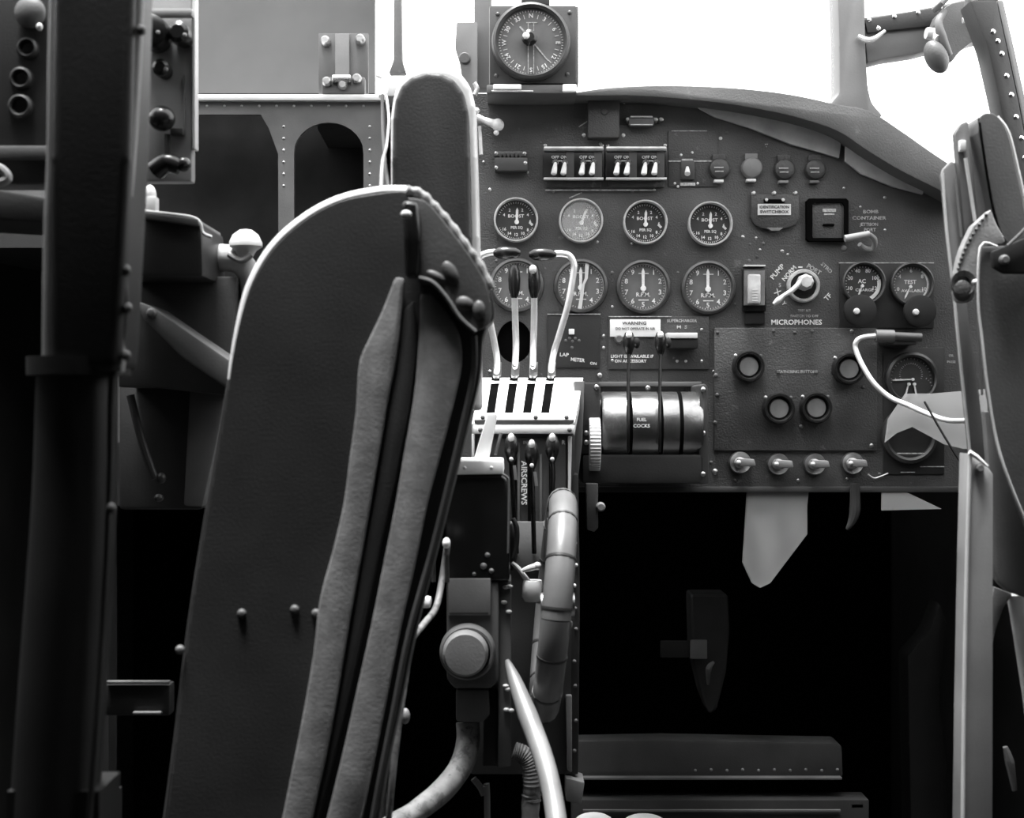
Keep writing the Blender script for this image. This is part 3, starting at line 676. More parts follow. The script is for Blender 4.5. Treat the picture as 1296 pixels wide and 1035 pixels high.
# small white crank left of panel
b = thing('lamp_arm', W(620, 170, 1.785), 'small bright white crank arm sticking out right of the headrest', 'arm')
t = MB(); t.tu([(603, 148, 1.785), (612, 152, 1.785), (626, 157, 1.785)], [5, 4, 6], 12, 3); t.el(630, 158, 1.785, 8, 8); part('arm', t, 'white', b)
t = MB(); t.el(628, 168, 1.785, 3.5, 3.5); t.el(603, 140, 1.785, 4, 4); part('button', t, 'white', b)
t = MB(); t.tu([(607, 160, 1.785), (609, 196, 1.785)], 3, 8); part('stem', t, 'steel', b)
t = MB(); t.use('pale').tu([(600, 105, 1.785), (604, 112, 1.785), (601, 120, 1.785)], 3, 8, 3); part('hook', t, 'steel', b)

# ================================================================ throttle pedestal
Yq = lambda py: 1.55+.17*math.cos(max(0, min(1, (536-py)/58))*PI/2-PI/2) if False else 1.55+.17*(1-math.sqrt(max(0, 1-((536-py)/60.0)**2)))
PD = thing('throttle_pedestal', W(665, 980, 1.56), 'tall control pedestal with a slotted cream curved top, left of the fuel drum', 'pedestal')
rows = []
for k in range(13):
    py = 536-58*math.sin(k/12*PI/2)**1.0; f = (536-py)/58
    rows.append((py, 597+13*f, 727+11*f, 1.55+.17*(1-math.cos(k/12*PI/2))))
t = MB(); t.loft(rows, .02); part('quadrant_top', t, 'white', PD, 'bright cream curved quadrant cover')
def rowy(py):
    f = (536-py)/58; k = math.asin(max(-1, min(1, f))); return 1.55+.17*(1-math.cos(k))
for (xt, xb) in ((628, 621), (651, 644), (674, 667), (697, 690)):
    rr = []
    for k in range(9):
        py = 521-46*k/8; f = k/8; x = xb+(xt-xb)*f; rr.append((py, x-5.2, x+5.2, rowy(py)-.0012))
    t = MB(); t.loft(rr, .002); part('lever_slot', t, 'void', PD)
t = MB(); t.pr([(600, 531), (727, 531), (725, 536), (720, 538), (606, 538), (601, 536)], 1.546, .02, .001); part('quadrant_lip', t, 'dark', PD)
t = MB(); t.pr([(598, 538), (728, 538), (727, 549), (599, 549)], 1.544, .02, .002); part('front_rail', t, 'white', PD)
for x, y in ((611, 528), (678, 528), (717, 528), (608, 544), (721, 544)):
    t = MB(); t.la(x, y, 1.5435 if y > 540 else rowy(y), DOME(3), 10); part('screw', t, 'mid', PD)
t = MB(); t.pr([(596, 549), (727, 549), (727, 620), (722, 980), (640, 980), (596, 980)], 1.556, .16, .002); part('body', t, 'dark', PD)
t = MB(); t.pr([(727, 482), (740, 482), (737, 560), (730, 620), (724, 620), (726, 540)], 1.60, .19, .002); part('side_cheek', t, 'mid', PD)
t = MB(); t.pr([(719, 552), (724, 552), (722, 640), (719, 700)], 1.550, .006, .001); part('edge_trim', t, 'pale', PD)
t = MB(); t.pr([(597, 549), (601, 549), (600, 600), (597, 600)], 1.550, .006, .001); part('edge_trim', t, 'pale', PD)
t = MB(); t.bx(604, 554, 716, 700, 1.551, .005, .001); part('front_plate', t, 'dark', PD)
for x in (651, 671, 698):
    t = MB(); t.bx(x-3, 570, x+3, 700, 1.5495, .002); part('lever_slot', t, 'void', PD)
t = MB(); t.use('mark').text('AIRSCREWS', 663, 611, 7, 1.5495, PI/2, 1.05); t.use('markd').text('INC', 667, 560, 4, 1.5495); t.text('R', 713, 560, 5, 1.5495); part('lettering', t, 'mark', PD)
t = MB(); t.bx(655, 560, 658, 705, 1.549, .003, .0005); t.bx(683, 575, 686, 700, 1.549, .003, .0005); part('guide_strip', t, 'mid', PD)
for k, y in enumerate((655, 687, 715, 741, 770, 796, 837, 868, 912, 950)):
    t = MB(); t.la(727+(k % 3), y, 1.555, DOME(2.6), 10); part('rivet', t, 'pale' if k < 4 else 'mid', PD)
t = MB(); t.pr([(722, 600), (732, 600), (734, 760), (732, 980), (722, 980)], 1.556, .2, .002); part('side_panel', t, 'deep', PD)
t = MB(); t.pr([(716, 880), (724, 880), (724, 978), (718, 975)], 1.545, .01, .002); part('corner_angle', t, 'grey', PD)
t = MB(); t.pr([(716, 984), (740, 990), (736, 1018), (716, 1014)], 1.545, .04, .002); part('foot_bracket', t, 'grey', PD)
t = MB(); t.pr([(634, 660), (690, 660), (690, 720), (634, 720)], 1.548, .006, .001); part('lower_plate', t, 'grey', PD)

# throttle levers
tl = ['outer left throttle lever with its flat black handle turned inwards', 'inner left throttle lever with upright black knob',
      'inner right throttle lever with upright black knob and bright tip', 'outer right throttle lever, bent over with a flat black handle']
SH = [[(628, 476, 1.665), (629, 455, 1.63), (624, 425, 1.62), (617, 395, 1.615), (603, 352, 1.615), (602, 335, 1.615), (607, 325, 1.615), (618, 320, 1.615), (630, 319, 1.615)],
      [(651, 476, 1.665), (653, 440, 1.635), (652, 400, 1.62), (651, 366, 1.61)],
      [(674, 476, 1.665), (675, 440, 1.635), (676, 400, 1.62), (676, 366, 1.61)],
      [(697, 476, 1.665), (700, 450, 1.63), (709, 420, 1.62), (719, 385, 1.615), (726, 345, 1.615), (726, 333, 1.615), (721, 324, 1.615), (712, 321, 1.615), (702, 321, 1.615)]]
for k in range(4):
    b = thing('throttle_lever', W(SH[k][0][0], 476, 1.665), tl[k], 'lever', 'throttle levers on the pedestal')
    t = MB(); t.tu(SH[k], 4.2, 12, 6); part('rod', t, 'rod', b)
    t = MB()
    if k in (0, 3):
        cx = 642 if k == 0 else 687
        t.lathe(W(cx-18, 320 if k == 0 else 322, 1.612), [(0, 0), (.003, .0006), (.0065, .006), (.0075, .015), (.006, .026), (.003, .031), (0, .0315)], (1, 0, 0), 20)
    else:
        t.lathe(W(SH[k][3][0], 374, 1.612), [(.0032, -.003), (.0045, .0), (.0065, .008), (.007, .018), (.0062, .028), (.004, .034), (0, .0355)], (0, 0, 1), 20)
    part('knob', t, 'black', b)
    if k == 2:
        t = MB(); t.el(674.5, 341, 1.607, 5, 6, 4); part('knob_tip', t, 'pale', b, 'bright worn tip')  # highlight from overhead light put on as a pale tip
    t = MB(); x = SH[k][0][0]; t.pr([(x-4, 476), (x+6, 476), (x+7, 458), (x-3, 458)], 1.652, .008, .001); t.la(x, 462, 1.652, [(0, -.004), (2.6, -.004), (2.6, 0)], 8); part('clevis', t, 'steel', b)
# airscrew pitch levers
pl = ['left black propeller pitch lever on the pedestal front', 'middle black propeller pitch lever, set slightly lower', 'right black propeller pitch lever, near the trim wheel']
for k, (x, y, bx_, by) in enumerate(((647, 565, 654, 700), (673, 573, 676, 700), (699, 565, 697, 640))):
    b = thing('pitch_lever', W(bx_, by, 1.545), pl[k], 'lever', 'propeller pitch levers on the pedestal')
    t = MB(); t.tu([(bx_, by, 1.545), (x+1, y+40, 1.525), (x, y+10, 1.512)], 3.2, 10, 4); part('rod', t, 'black', b)
    u = 1.51/F
    t = MB(); t.lathe(W(x, y+22, 1.512), [(2.5*u, 0), (5*u, 4*u), (9*u, 16*u), (9*u, 26*u), (6*u, 34*u), (3*u, 38*u), (0, 39*u)], (0, 0, 1), 20); part('knob', t, 'black', b)
    t = MB(); t.el(x, y-11, 1.507, 4, 6, 3); part('knob_tip', t, 'pale', b, 'worn bright tip')  # paler end on the black knob
    t = MB(); t.la(x, y+16, 1.503, DOME(2.8), 8); part('rivet', t, 'pale', b)
    if k < 2:
        t = MB(); t.pr([(x+2, y+24), (x+6, y+24), (x+8, y+42), (x+4, y+42)], 1.506, .002); part('name_tag', t, 'grey', b)
# elevator trim wheel
b = thing('trim_wheel', W(703, 900, 1.44), 'cream segmented trim wheel seen edge on beside the pedestal', 'wheel')
R0 = .100; cz = W(697, 765, 1.44)
def wheelpt(a, rr=R0): return cz+Vector((math.sin(a)*rr*0.10+.002, -math.cos(a)*rr, math.sin(a)*rr*1.04))
t = MB(); n = 14
t.use('wheel')
ring = [wheelpt(k*2*PI/56) for k in range(57)]
t.tube3(ring, .0145, 14)
part('rim', t, 'wheel', b)
for k in range(n):
    a = k*2*PI/n+.1; t = MB(); t.tube3([wheelpt(a-.012), wheelpt(a+.012)], .0151, 14); part('grip_joint', t, 'deep', b)
t = MB(); t.tube3([cz+Vector((-.004, 0, 0)), cz+Vector((.006, 0, 0))], .088, 40); part('disc', t, 'matt', b)
t = MB(); t.tube3([cz+Vector((-.010, 0, 0)), cz+Vector((.024, 0, 0))], .012, 16); part('axle', t, 'steel', b)
t = MB()
for y in (658, 735, 784): t.el(722, y+6, 1.43, 3, 5)
part('rim_bolts', t, 'grey', b)
# white handle & forked key beside it
b = thing('white_friction_knob', W(672, 762, 1.46), 'short white knob with a forked lever, left of the trim wheel', 'knob')
t = MB(); t.lathe(W(674, 762, 1.46), [(0, 0), (.008, .001), (.011, .006), (.010, .020), (.0095, .0225), (0, .023)], (0, 0, 1), 22); part('knob', t, 'white', b)
t = MB(); t.tu([(648, 712, 1.46), (656, 719, 1.46), (664, 730, 1.46), (670, 738, 1.46)], [2.5, 3, 3.5, 4], 10, 4); part('left_fork', t, 'pale', b)
t = MB(); t.tu([(661, 722, 1.455), (670, 719, 1.455), (680, 716, 1.455)], [2.5, 4, 4.5], 10, 4); t.el(680, 716, 1.455, 5, 5); part('right_fork', t, 'pale', b)
t = MB(); t.tu([(649, 656, 1.46), (654, 668, 1.46), (654, 690, 1.46), (650, 706, 1.46)], [3, 3.5, 3, 2.5], 10, 4); t.use('matt').el(648, 692, 1.468, 7, 30, 5); part('stem', t, 'steel', b)

# ---------------------------------------------------------------- control column box in front of pedestal
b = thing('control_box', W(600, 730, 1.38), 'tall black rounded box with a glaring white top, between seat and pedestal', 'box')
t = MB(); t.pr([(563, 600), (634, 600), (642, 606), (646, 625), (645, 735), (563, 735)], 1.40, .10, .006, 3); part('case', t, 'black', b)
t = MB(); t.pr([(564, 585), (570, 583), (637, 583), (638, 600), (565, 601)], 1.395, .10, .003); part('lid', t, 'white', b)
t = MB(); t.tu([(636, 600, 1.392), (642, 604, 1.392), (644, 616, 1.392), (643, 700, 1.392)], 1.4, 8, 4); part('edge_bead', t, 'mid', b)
t = MB(); t.use('grey')
for x, y, r in ((617, 702, 4), (612, 716, 5), (622, 722, 4), (600, 726, 3)): t.el(x, y, 1.402, r, r, 5)
part('cable_ends', t, 'grey', b)
for x in (575, 588, 622):
    t = MB(); t.la(x, 592, 1.395, DOME(2.5), 8); part('screw', t, 'pale', b)
b = thing('flap_lever', W(604, 583, 1.44), 'broad white painted lever leaning from the box up to the quadrant', 'lever')
t = MB(); t.pr([(617, 523), (630, 523), (618, 586), (598, 586)], 1.455, .010, .003); part('blade', t, 'white', b)
t = MB(); t.tu([(634, 548, 1.47), (627, 575, 1.46)], 2, 8); part('link_rod', t, 'dark', b)
b = thing('junction_housing', W(605, 970, 1.40), 'grey metal housing with a blank plate and big round cap, below the white topped box', 'housing')
t = MB(); t.pr([(565, 735), (632, 735), (632, 860), (622, 872), (575, 872), (565, 860)], 1.402, .09, .005); part('body', t, 'mid', b)
t = MB(); t.bx(567, 732, 621, 779, 1.398, .004, .001); part('blank_plate', t, 'grey', b)
t = MB(); t.bx(569, 775, 618, 777, 1.3975, .0015); part('plate_edge', t, 'deep', b)
t = MB(); t.la(592, 823, 1.402, [(35, 0), (35, -.012), (32, -.016), (29, -.016)], 44); part('flange', t, 'mid', b)
t = MB(); t.la(590, 822, 1.402, [(29, -.010), (28, -.026), (25, -.030), (0, -.031)], 40); part('round_cap', t, 'grey', b)
t = MB(); t.pr([(632, 735), (647, 735), (647, 970), (630, 972)], 1.41, .06, .002); part('side_rail', t, 'mid', b)
for x, y in ((640, 743), (638, 762), (644, 774), (645, 742), (640, 868), (642, 872), (641, 898), (647, 899)):
    t = MB(); t.el(x, y, 1.408, 4, 2.6, 3); part('bolt', t, 'pale', b)
t = MB(); t.pr([(577, 873), (618, 873), (620, 905), (610, 915), (577, 913)], 1.405, .06, .003); part('neck', t, 'mid', b)
t = MB(); t.pr([(613, 872), (630, 872), (630, 970), (611, 970)], 1.43, .05, .002); part('lower_bracket', t, 'deep', b)
t = MB(); t.tu([(592, 914, 1.43), (592, 940, 1.425), (583, 970, 1.40), (560, 1000, 1.37), (525, 1028, 1.33), (480, 1060, 1.30), (440, 1150, 1.30), (430, 1755, 1.30)], [15, 15, 15, 15, 14, 14, 14, 14], 18, 6)
solo('ribbed_conduit', t, 'hose', 'thick mottled grey conduit curving down left from the housing', 'pipe')
t = MB(); P0 = spline([(650, 950, 1.42), (664, 956, 1.42), (672, 975, 1.42), (673, 1010, 1.42), (671, 1070, 1.42), (671, 1655, 1.42)], 12)
t.tu(P0, [11+(1.0 if i % 2 else 0) for i in range(len(P0))], 16); solo('corrugated_hose', t, 'hose', 'pale corrugated hose dropping from the foot of the housing', 'hose')
t = MB(); t.tu([(642, 836, 1.40), (652, 862, 1.38), (668, 905, 1.35), (688, 960, 1.31), (700, 1010, 1.28), (708, 1070, 1.25), (712, 1120, 1.25), (712, 1810, 1.25)], [3, 9, 13, 13, 13, 14, 14, 14], 18, 6)
solo('bent_tube', t, 'tubew', 'smooth bright tube sweeping down right past the corrugated hose', 'pipe')
t = MB(); t.tu([(599, 985, 1.44), (612, 1005, 1.44), (617, 1050, 1.44), (617, 1640, 1.44)], 4, 10, 5); solo('thin_pipe', t, 'grey', 'thin grey pipe inside the curve of the mottled conduit', 'pipe')
t = MB(); t.tu([(566, 690, 1.35), (560, 730, 1.35), (552, 768, 1.33), (536, 790, 1.28), (520, 812, 1.22), (514, 850, 1.18), (504, 920, 1.16), (496, 990, 1.15), (490, 1060, 1.15)], 4.2, 12, 6)
solo('seat_side_cable', t, 'hose', 'curved pale cable running down along the right edge of the large seat back', 'cable')
b = thing('harness_clip', W(548, 700, 1.36), 'two small white ended clips just left of the black rounded box', 'clip')
for x, y in ((548, 686), (565, 687)):
    t = MB(); t.el(x, y, 1.345, 5, 7); part('tip', t, 'white', b)
    t = MB(); t.tu([(x, y+6, 1.35), (x+1, y+50, 1.35)], 3, 8); part('strap', t, 'leather', b)
t = MB(); t.bx(527, 757, 545, 770, 1.34, .02, .003); solo('white_lug', t, 'white', 'small white lug beside the seat edge, left of the blank plate', 'lug')
t = MB(); t.el(513, 906, 1.3, 6, 10); solo('floor_catch', t, 'grey', 'small grey oval catch in the dark gap below the cable', 'catch')

# ---------------------------------------------------------------- fuel cock drum
D = thing('fuel_cock_drum', W(815, 612, 1.70), 'shiny dark horizontal drum lettered FUEL COCKS, with three slots', 'control drum')
a0 = W(760, 540, 1.725); a1 = W(885, 540, 1.725); RD = .0425
t = MB(); t.lathe(a0, [(0, 0), (RD*.96, 0), (RD, .003), (RD, (a1-a0).x-.003), (RD*.96, (a1-a0).x), (0, (a1-a0).x)], (1, 0, 0), 64); part('drum', t, 'drum', D)
for x in (795, 833, 858):
    o_ = W(x-2.2, 540, 1.725); t = MB()
    t.lathe(o_, [(RD*.9, 0), (RD*1.012, 0), (RD*1.012, .0044), (RD*.9, .0044)], (1, 0, 0), 64); part('slot', t, 'void', D)
t = MB(); t.use('mark').text('FUEL', 812, 531, 4, 1.6815); t.text('COCKS', 812, 539, 4.2, 1.6815, 0, 1.05); part('lettering', t, 'mark', D)
t = MB(); t.bx(737, 575, 893, 612, 1.69, .10, .004); part('base_box', t, 'deep', D)
t = MB(); t.pr([(733, 484), (760, 484), (762, 575), (733, 575)], 1.69, .10, .003); part('left_housing', t, 'deep', D)
t = MB(); t.pr([(885, 488), (892, 485), (896, 490), (897, 612), (886, 612)], 1.69, .10, .002); part('end_plate', t, 'dark', D)
t = MB(); t.bx(758, 483, 888, 489, 1.77, .03, .001); part('top_edge', t, 'mid', D)
for x, y, Y in ((759, 475, 1.797), (820, 491, 1.768), (890, 493, 1.69), (890, 548, 1.69), (890, 600, 1.69), (742, 548, 1.69), (742, 560, 1.69), (755, 490, 1.69)):
    t = MB(); t.la(x, y, Y, DOME(3.4), 10); part('screw', t, 'steel', D)
w0 = W(745, 562, 1.70)
t = MB(); t.use('knurl'); t.lathe(w0, [(0, 0), (.032, 0), (.033, .001), (.033, .012), (.032, .013), (0, .013)], (1, 0, 0), 48)
for k in range(48):
    a = k*2*PI/48; p = w0+Vector((.0065, math.cos(a)*.033, math.sin(a)*.033)); t.tube3([p-Vector((.006, 0, 0)), p+Vector((.006, 0, 0))], .0010, 5)
tag(part('thumb_wheel', t, 'knurl'), 'knurled ivory thumb wheel between the pedestal and the drum', 'wheel')
for k, (x, l) in enumerate(((795, 'left black fuel lever standing up in front of the white placard'), (835, 'right black fuel lever, at the edge of the white placard'))):
    b = thing('fuel_lever', W(x, 570, 1.68), l, 'lever', 'fuel cock levers')
    t = MB(); t.tu([(x, 572, 1.679), (x, 540, 1.672), (x, 500, 1.68), (x+1, 440, 1.69)], 2.2, 10, 4); part('rod', t, 'black', b)
    u = 1.69/F
    t = MB(); t.lathe(W(x+1, 450, 1.69), [(2.2*u, 0), (4*u, 2*u), (7.5*u, 12*u), (7.5*u, 22*u), (5*u, 29*u), (0, 31*u)], (0, 0, 1), 20); part('knob', t, 'black', b)
    t = MB(); t.el(x+1, 424, 1.686, 4, 5, 4); part('knob_tip', t, 'white', b, 'bright worn tip')  # white end on the black knob
    t = MB(); t.el(x+11, 434, 1.70, 4, 7, 4); t.tu([(x+2, 441, 1.69), (x+10, 436, 1.70)], 2.4, 8); part('catch', t, 'matt', b)

# bracket hanging below drum
b = thing('hanging_bracket', W(750, 672, 1.66), 'narrow metal bracket with a round bolt hanging below the drum', 'bracket')
t = MB(); t.pr([(742, 612), (757, 612), (757, 668), (752, 673), (743, 670)], 1.66, .02, .001); part('strap', t, 'dark', b)
t = MB(); t.la(760, 641, 1.66, [(0, -.010), (4, -.010), (6, -.006), (6, 0)], 14); part('bolt', t, 'grey', b)
t = MB(); t.tu([(1082, 612, 1.788), (1082, 645, 1.788), (1078, 660, 1.788), (1072, 670, 1.788)], [6, 7, 5, 2], 10, 4); solo('hooked_strap', t, 'dark', 'short curled strap end hanging under the panel, below the rightmost tap', 'strap')

# pale glass reflections, put in as added translucent sheets below and over the panel
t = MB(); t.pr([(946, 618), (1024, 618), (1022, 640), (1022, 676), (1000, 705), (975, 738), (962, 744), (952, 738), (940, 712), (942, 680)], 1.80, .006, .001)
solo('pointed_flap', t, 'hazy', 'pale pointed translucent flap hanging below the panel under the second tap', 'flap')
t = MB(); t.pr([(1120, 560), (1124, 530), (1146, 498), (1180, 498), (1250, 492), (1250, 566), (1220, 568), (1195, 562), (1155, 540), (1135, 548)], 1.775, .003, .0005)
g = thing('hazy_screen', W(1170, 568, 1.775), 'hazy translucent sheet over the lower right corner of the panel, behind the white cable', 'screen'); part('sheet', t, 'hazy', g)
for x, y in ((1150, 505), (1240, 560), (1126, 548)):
    t = MB(); t.la(x, y, 1.778, [(0, 0), (2, 0), (2, .022), (0, .022)], 10); part('stand_off', t, 'deep', g)  # added studs carrying the made-up reflection sheet
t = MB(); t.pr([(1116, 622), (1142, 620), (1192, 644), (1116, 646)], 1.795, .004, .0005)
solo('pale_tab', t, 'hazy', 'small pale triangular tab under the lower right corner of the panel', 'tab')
t = MB(); t.tu([(994, 602, 1.77), (1010, 622, 1.77), (1026, 640, 1.77)], 1.3, 6, 3); t.tu([(1178, 525, 1.56), (1200, 560, 1.56), (1222, 592, 1.56)], 1.4, 6, 3)
b = thing('thin_black_cord', W(1222, 592, 1.56), 'thin black cord running down right across the hazy sheet', 'cord')
t2 = MB(); t2.tu([(1170, 508, 1.565), (1195, 552, 1.56), (1222, 595, 1.56)], 1.6, 6, 3); part('cord', t2, 'matt', b); t.bm.free()

# ---------------------------------------------------------------- nose compartment below
b = thing('folded_parachute_bag', W(895, 900, 2.05), 'dark tapering canvas bag hanging in the footwell, with a small pale buckle', 'bag')
t = MB(); t.pr([(874, 752), (922, 752), (924, 800), (920, 850), (908, 898), (898, 905), (888, 880), (876, 830)], 2.0, .06, .012, 3); part('bag', t, 'dark', b)
t = MB(); t.bx(874, 810, 895, 834, 1.985, .006, .001); part('buckle', t, 'grey', b)
t = MB(); t.bx(836, 811, 874, 832, 1.99, .004, .001); part('strap', t, 'deep', b)
t = MB(); t.tu([(903, 838, 1.985), (897, 846, 1.98), (896, 866, 1.99)], [2, 4, 1.5], 8, 4); part('cord_end', t, 'grey', b)
b = thing('bulkhead_step', W(890, 985, 1.86), 'low riveted step across the footwell, below the hanging bag', 'step')
t = MB(); t.pr([(724, 938), (840, 936), (1060, 940), (1066, 945), (1067, 983), (724, 986)], 1.86, .04, .003); part('riser', t, 'dark', b)
t = MB(); t.bx(724, 984, 1066, 987, 1.85, .03, .001); part('edge_strip', t, 'mid', b)
t = MB(); t.bx(724, 1012, 1100, 1397, 1.84, .04, .002); part('lower_board', t, 'deep', b)
t = MB(); t.use('grey')
for k in range(10): t.la(880+k*20, 975-(k % 2), 1.86, DOME(2.2), 8)
part('rivets', t, 'grey', b)
t = MB(); t.bx(738, 1025, 1064, 1027, 1.835, .004); part('lower_edge', t, 'mid', b)
t = MB(); t.bx(1078, 1018, 1092, 1022, 1.84, .01); solo('bright_tag', t, 'grey', 'tiny pale tag on the floor beyond the step, near the right', 'tag')
t = MB(); t.el(752, 1042, 1.78, 26, 12, 30); solo('white_cushion', t, 'white', 'white rounded pad at the bottom edge, right of the foot bracket', 'pad', 'white pads at the foot of the step')  # daylit nose windows put in as added white pads
t = MB(); t.el(816, 1042, 1.80, 28, 10, 30); solo('white_cushion', t, 'white', 'second white rounded pad at the bottom edge, farther right', 'pad', 'white pads at the foot of the step')
t = MB(); t.pr([(1148, 830), (1175, 800), (1190, 760), (1200, 790), (1190, 880), (1200, 975), (1195, 1222), (1155, 1222), (1150, 940)], 2.3, .06, .01); solo('stowed_bundle', t, 'deep', 'barely visible dark bundle in the shadow left of the grey post', 'bundle')

struct('trim_10', MB().wb((.06, 1.6, .655), (.30, 1.84, .668)), 'deep')
# ================================================================ pilot's seat and headrest
S = thing('pilot_chair', Vector((-.18, 1.12, FL)), 'large dark seat back with bright rounded rim and two long grey straps, in the foreground', 'chair')
ol = spline([(205, 1080), (222, 940), (240, 790), (262, 650), (284, 520), (298, 430), (316, 365), (345, 315), (385, 278), (430, 254), (480, 244), (515, 242), (545, 256), (578, 296), (606, 335), (622, 372), (625, 400), (612, 424), (607, 480), (592, 540), (572, 620), (552, 700), (526, 800), (505, 900), (488, 980), (472, 1080)], 4)
t = MB(); t.pr(ol, 1.08, .045, .014, 4); part('back_shell', t, 'leather', S)
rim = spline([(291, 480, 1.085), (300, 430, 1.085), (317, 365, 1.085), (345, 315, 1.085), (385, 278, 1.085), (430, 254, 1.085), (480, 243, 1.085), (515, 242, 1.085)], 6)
t = MB(); t.tu(rim, [3+4*min(1, i/12) for i in range(len(rim))], 10); part('rim_tube', t, 'white', S, 'bright metal rim')  # sky highlight along the rim is put in as white
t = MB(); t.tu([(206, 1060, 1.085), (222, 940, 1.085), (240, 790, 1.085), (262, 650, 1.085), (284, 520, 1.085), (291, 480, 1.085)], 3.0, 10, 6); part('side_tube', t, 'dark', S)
rim2 = spline([(515, 241, 1.08), (532, 245, 1.08), (550, 262, 1.08), (570, 285, 1.08), (590, 312, 1.08), (606, 334, 1.08), (622, 366, 1.08)], 6)
t = MB(); t.tu(rim2, [6+1.0*math.sin(i*1.7) for i in range(len(rim2))], 10); part('laced_edge', t, 'tan', S, 'laced worn leather edge')
fl_ = spline([(516, 250), (540, 256), (566, 286), (596, 326), (616, 362), (622, 395), (616, 412), (600, 418), (588, 412), (572, 392), (560, 374), (545, 360), (530, 355), (524, 320), (520, 280)], 5)
t = MB(); t.pr(fl_, 1.066, .012, .005, 3); part('leather_flap', t, 'leather2', S, 'worn leather flap on the upper right corner')
t = MB(); t.tu([(530, 352, 1.064), (548, 358, 1.064), (566, 378, 1.064), (582, 402, 1.064), (602, 420, 1.064)], 3.2, 10, 5); part('flap_piping', t, 'mid', S)
for x, y, rx, rz, ro in ((588, 384, 12, 9, .3), (552, 350, 14, 6, .5), (606, 392, 8, 12, 0), (570, 345, 9, 16, -.5)):
    t = MB(); t.el(x, y, 1.066, rx, rz, 5, ro); part('leather_fold', t, 'leather2', S)
t = MB(); t.pr([(508, 252), (530, 256), (532, 300), (530, 352), (512, 352), (510, 300)], 1.060, .012, .005, 3); part('buckle_strap', t, 'black', S)
t = MB(); t.el(514, 271, 1.056, 7, 5, 3); part('rivet', t, 'pale', S)
b1 = [(500, 350), (484, 392), (466, 430), (454, 460), (450, 520), (442, 580), (434, 640), (420, 700), (404, 760), (396, 830), (380, 920), (368, 980), (350, 1070)]
b1r = [(388, 1070), (403, 1000), (416, 940), (427, 880), (440, 800), (456, 710), (470, 630), (482, 560), (492, 500), (502, 450), (508, 400), (512, 352)]
t = MB(); t.pr(spline(b1, 3)+spline(b1r, 3), 1.070, .008, .003); part('webbing_strap', t, 'canvas', S, 'grey canvas webbing')
b2 = [(532, 372), (530, 430), (524, 500), (512, 570), (500, 640), (486, 710), (470, 790), (450, 880), (432, 960), (405, 1070)]
b2r = [(450, 1070), (470, 980), (490, 880), (508, 790), (526, 710), (540, 640), (556, 580), (574, 510), (584, 460), (580, 420), (560, 388), (545, 372)]
t = MB(); t.pr(spline(b2, 3)+spline(b2r, 3), 1.070, .008, .003); part('webbing_strap', t, 'canvas', S, 'grey canvas webbing')
t = MB(); t.pr([(505, 398), (524, 380), (528, 440), (518, 520), (500, 610), (482, 690), (462, 790), (440, 890), (420, 970), (396, 1070), (390, 1070), (412, 960), (430, 880), (444, 800), (458, 710), (476, 620), (490, 530), (502, 450)], 1.073, .006, .002); part('channel', t, 'leather', S)
t = MB(); t.tu([(600, 425, 1.072), (600, 470, 1.072), (585, 540, 1.072), (566, 620, 1.072), (546, 700, 1.072), (518, 800, 1.072), (498, 900, 1.072), (480, 990, 1.072), (466, 1070, 1.072)], 4, 10, 5); part('side_piping', t, 'dark', S)
for x, y in ((373, 771), (306, 776), (228, 822), (400, 776)):
    t = MB(); t.la(x, y, 1.08, DOME(6), 12); part('stud', t, 'mid', S)
t = MB()
for x in (-.34, -.20): t.wb((x, 1.10, FL), (x+.03, 1.13, .90))
part('support_post', t, 'deep', S)

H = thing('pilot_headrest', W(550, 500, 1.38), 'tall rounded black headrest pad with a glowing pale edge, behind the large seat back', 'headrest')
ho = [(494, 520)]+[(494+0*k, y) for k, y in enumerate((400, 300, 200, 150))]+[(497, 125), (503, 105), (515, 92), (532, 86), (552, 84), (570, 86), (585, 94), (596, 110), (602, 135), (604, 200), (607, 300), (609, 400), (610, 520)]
t = MB(); t.pr(ho, 1.38, .05, .010, 4); part('outer_shell', t, 'pale', H, 'pale lit rim of the pad')  # edge highlight is put into the pale colour of the shell
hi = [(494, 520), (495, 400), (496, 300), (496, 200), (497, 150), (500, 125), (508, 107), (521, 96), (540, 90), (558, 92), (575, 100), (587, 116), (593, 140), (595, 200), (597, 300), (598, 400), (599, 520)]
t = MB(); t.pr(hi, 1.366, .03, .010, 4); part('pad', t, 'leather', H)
t = MB(); t.wb((-.16, 1.39, FL), (-.125, 1.42, 1.19)); part('support_post', t, 'deep', H)

# ================================================================ near left: pillar and equipment
PL = thing('foreground_pillar', Vector((-.31, .93, FL)), 'thick dark out of focus pillar with bright vertical edges, left foreground', 'pillar')
t = MB(); t.pr([(66, -60), (172, -60), (165, 200), (150, 470), (60, 470), (62, 200)], .92, .05, .008, 4); part('upper_column', t, 'deep', PL)
t = MB(); t.tu([(176, -60, .93), (172, 60, .93), (164, 200, .93), (156, 300, .93), (150, 470, .93)], 8, 14, 4); part('right_edge_tube', t, 'board', PL)  # column edge highlight put in as an added lighter tube
t = MB(); t.tu([(72, -60, .93), (68, 60, .93), (66, 200, .93), (62, 300, .93), (60, 470, .93)], 7, 14, 4); part('left_edge_tube', t, 'post', PL)  # lighter tube added for the highlight on this edge
t = MB(); t.tu([(100, 452, .95), (100, 475, .95)], 64, 28); part('collar', t, 'deep', PL)
c1 = W(78, 640, .95)
t = MB(); t.tu([(98, 470, .95), (94, 640, .95), (80, 860, .95), (66, 1080, .95)], [50, 52, 54, 55], 28, 4); part('lower_tube', t, 'deep', PL)
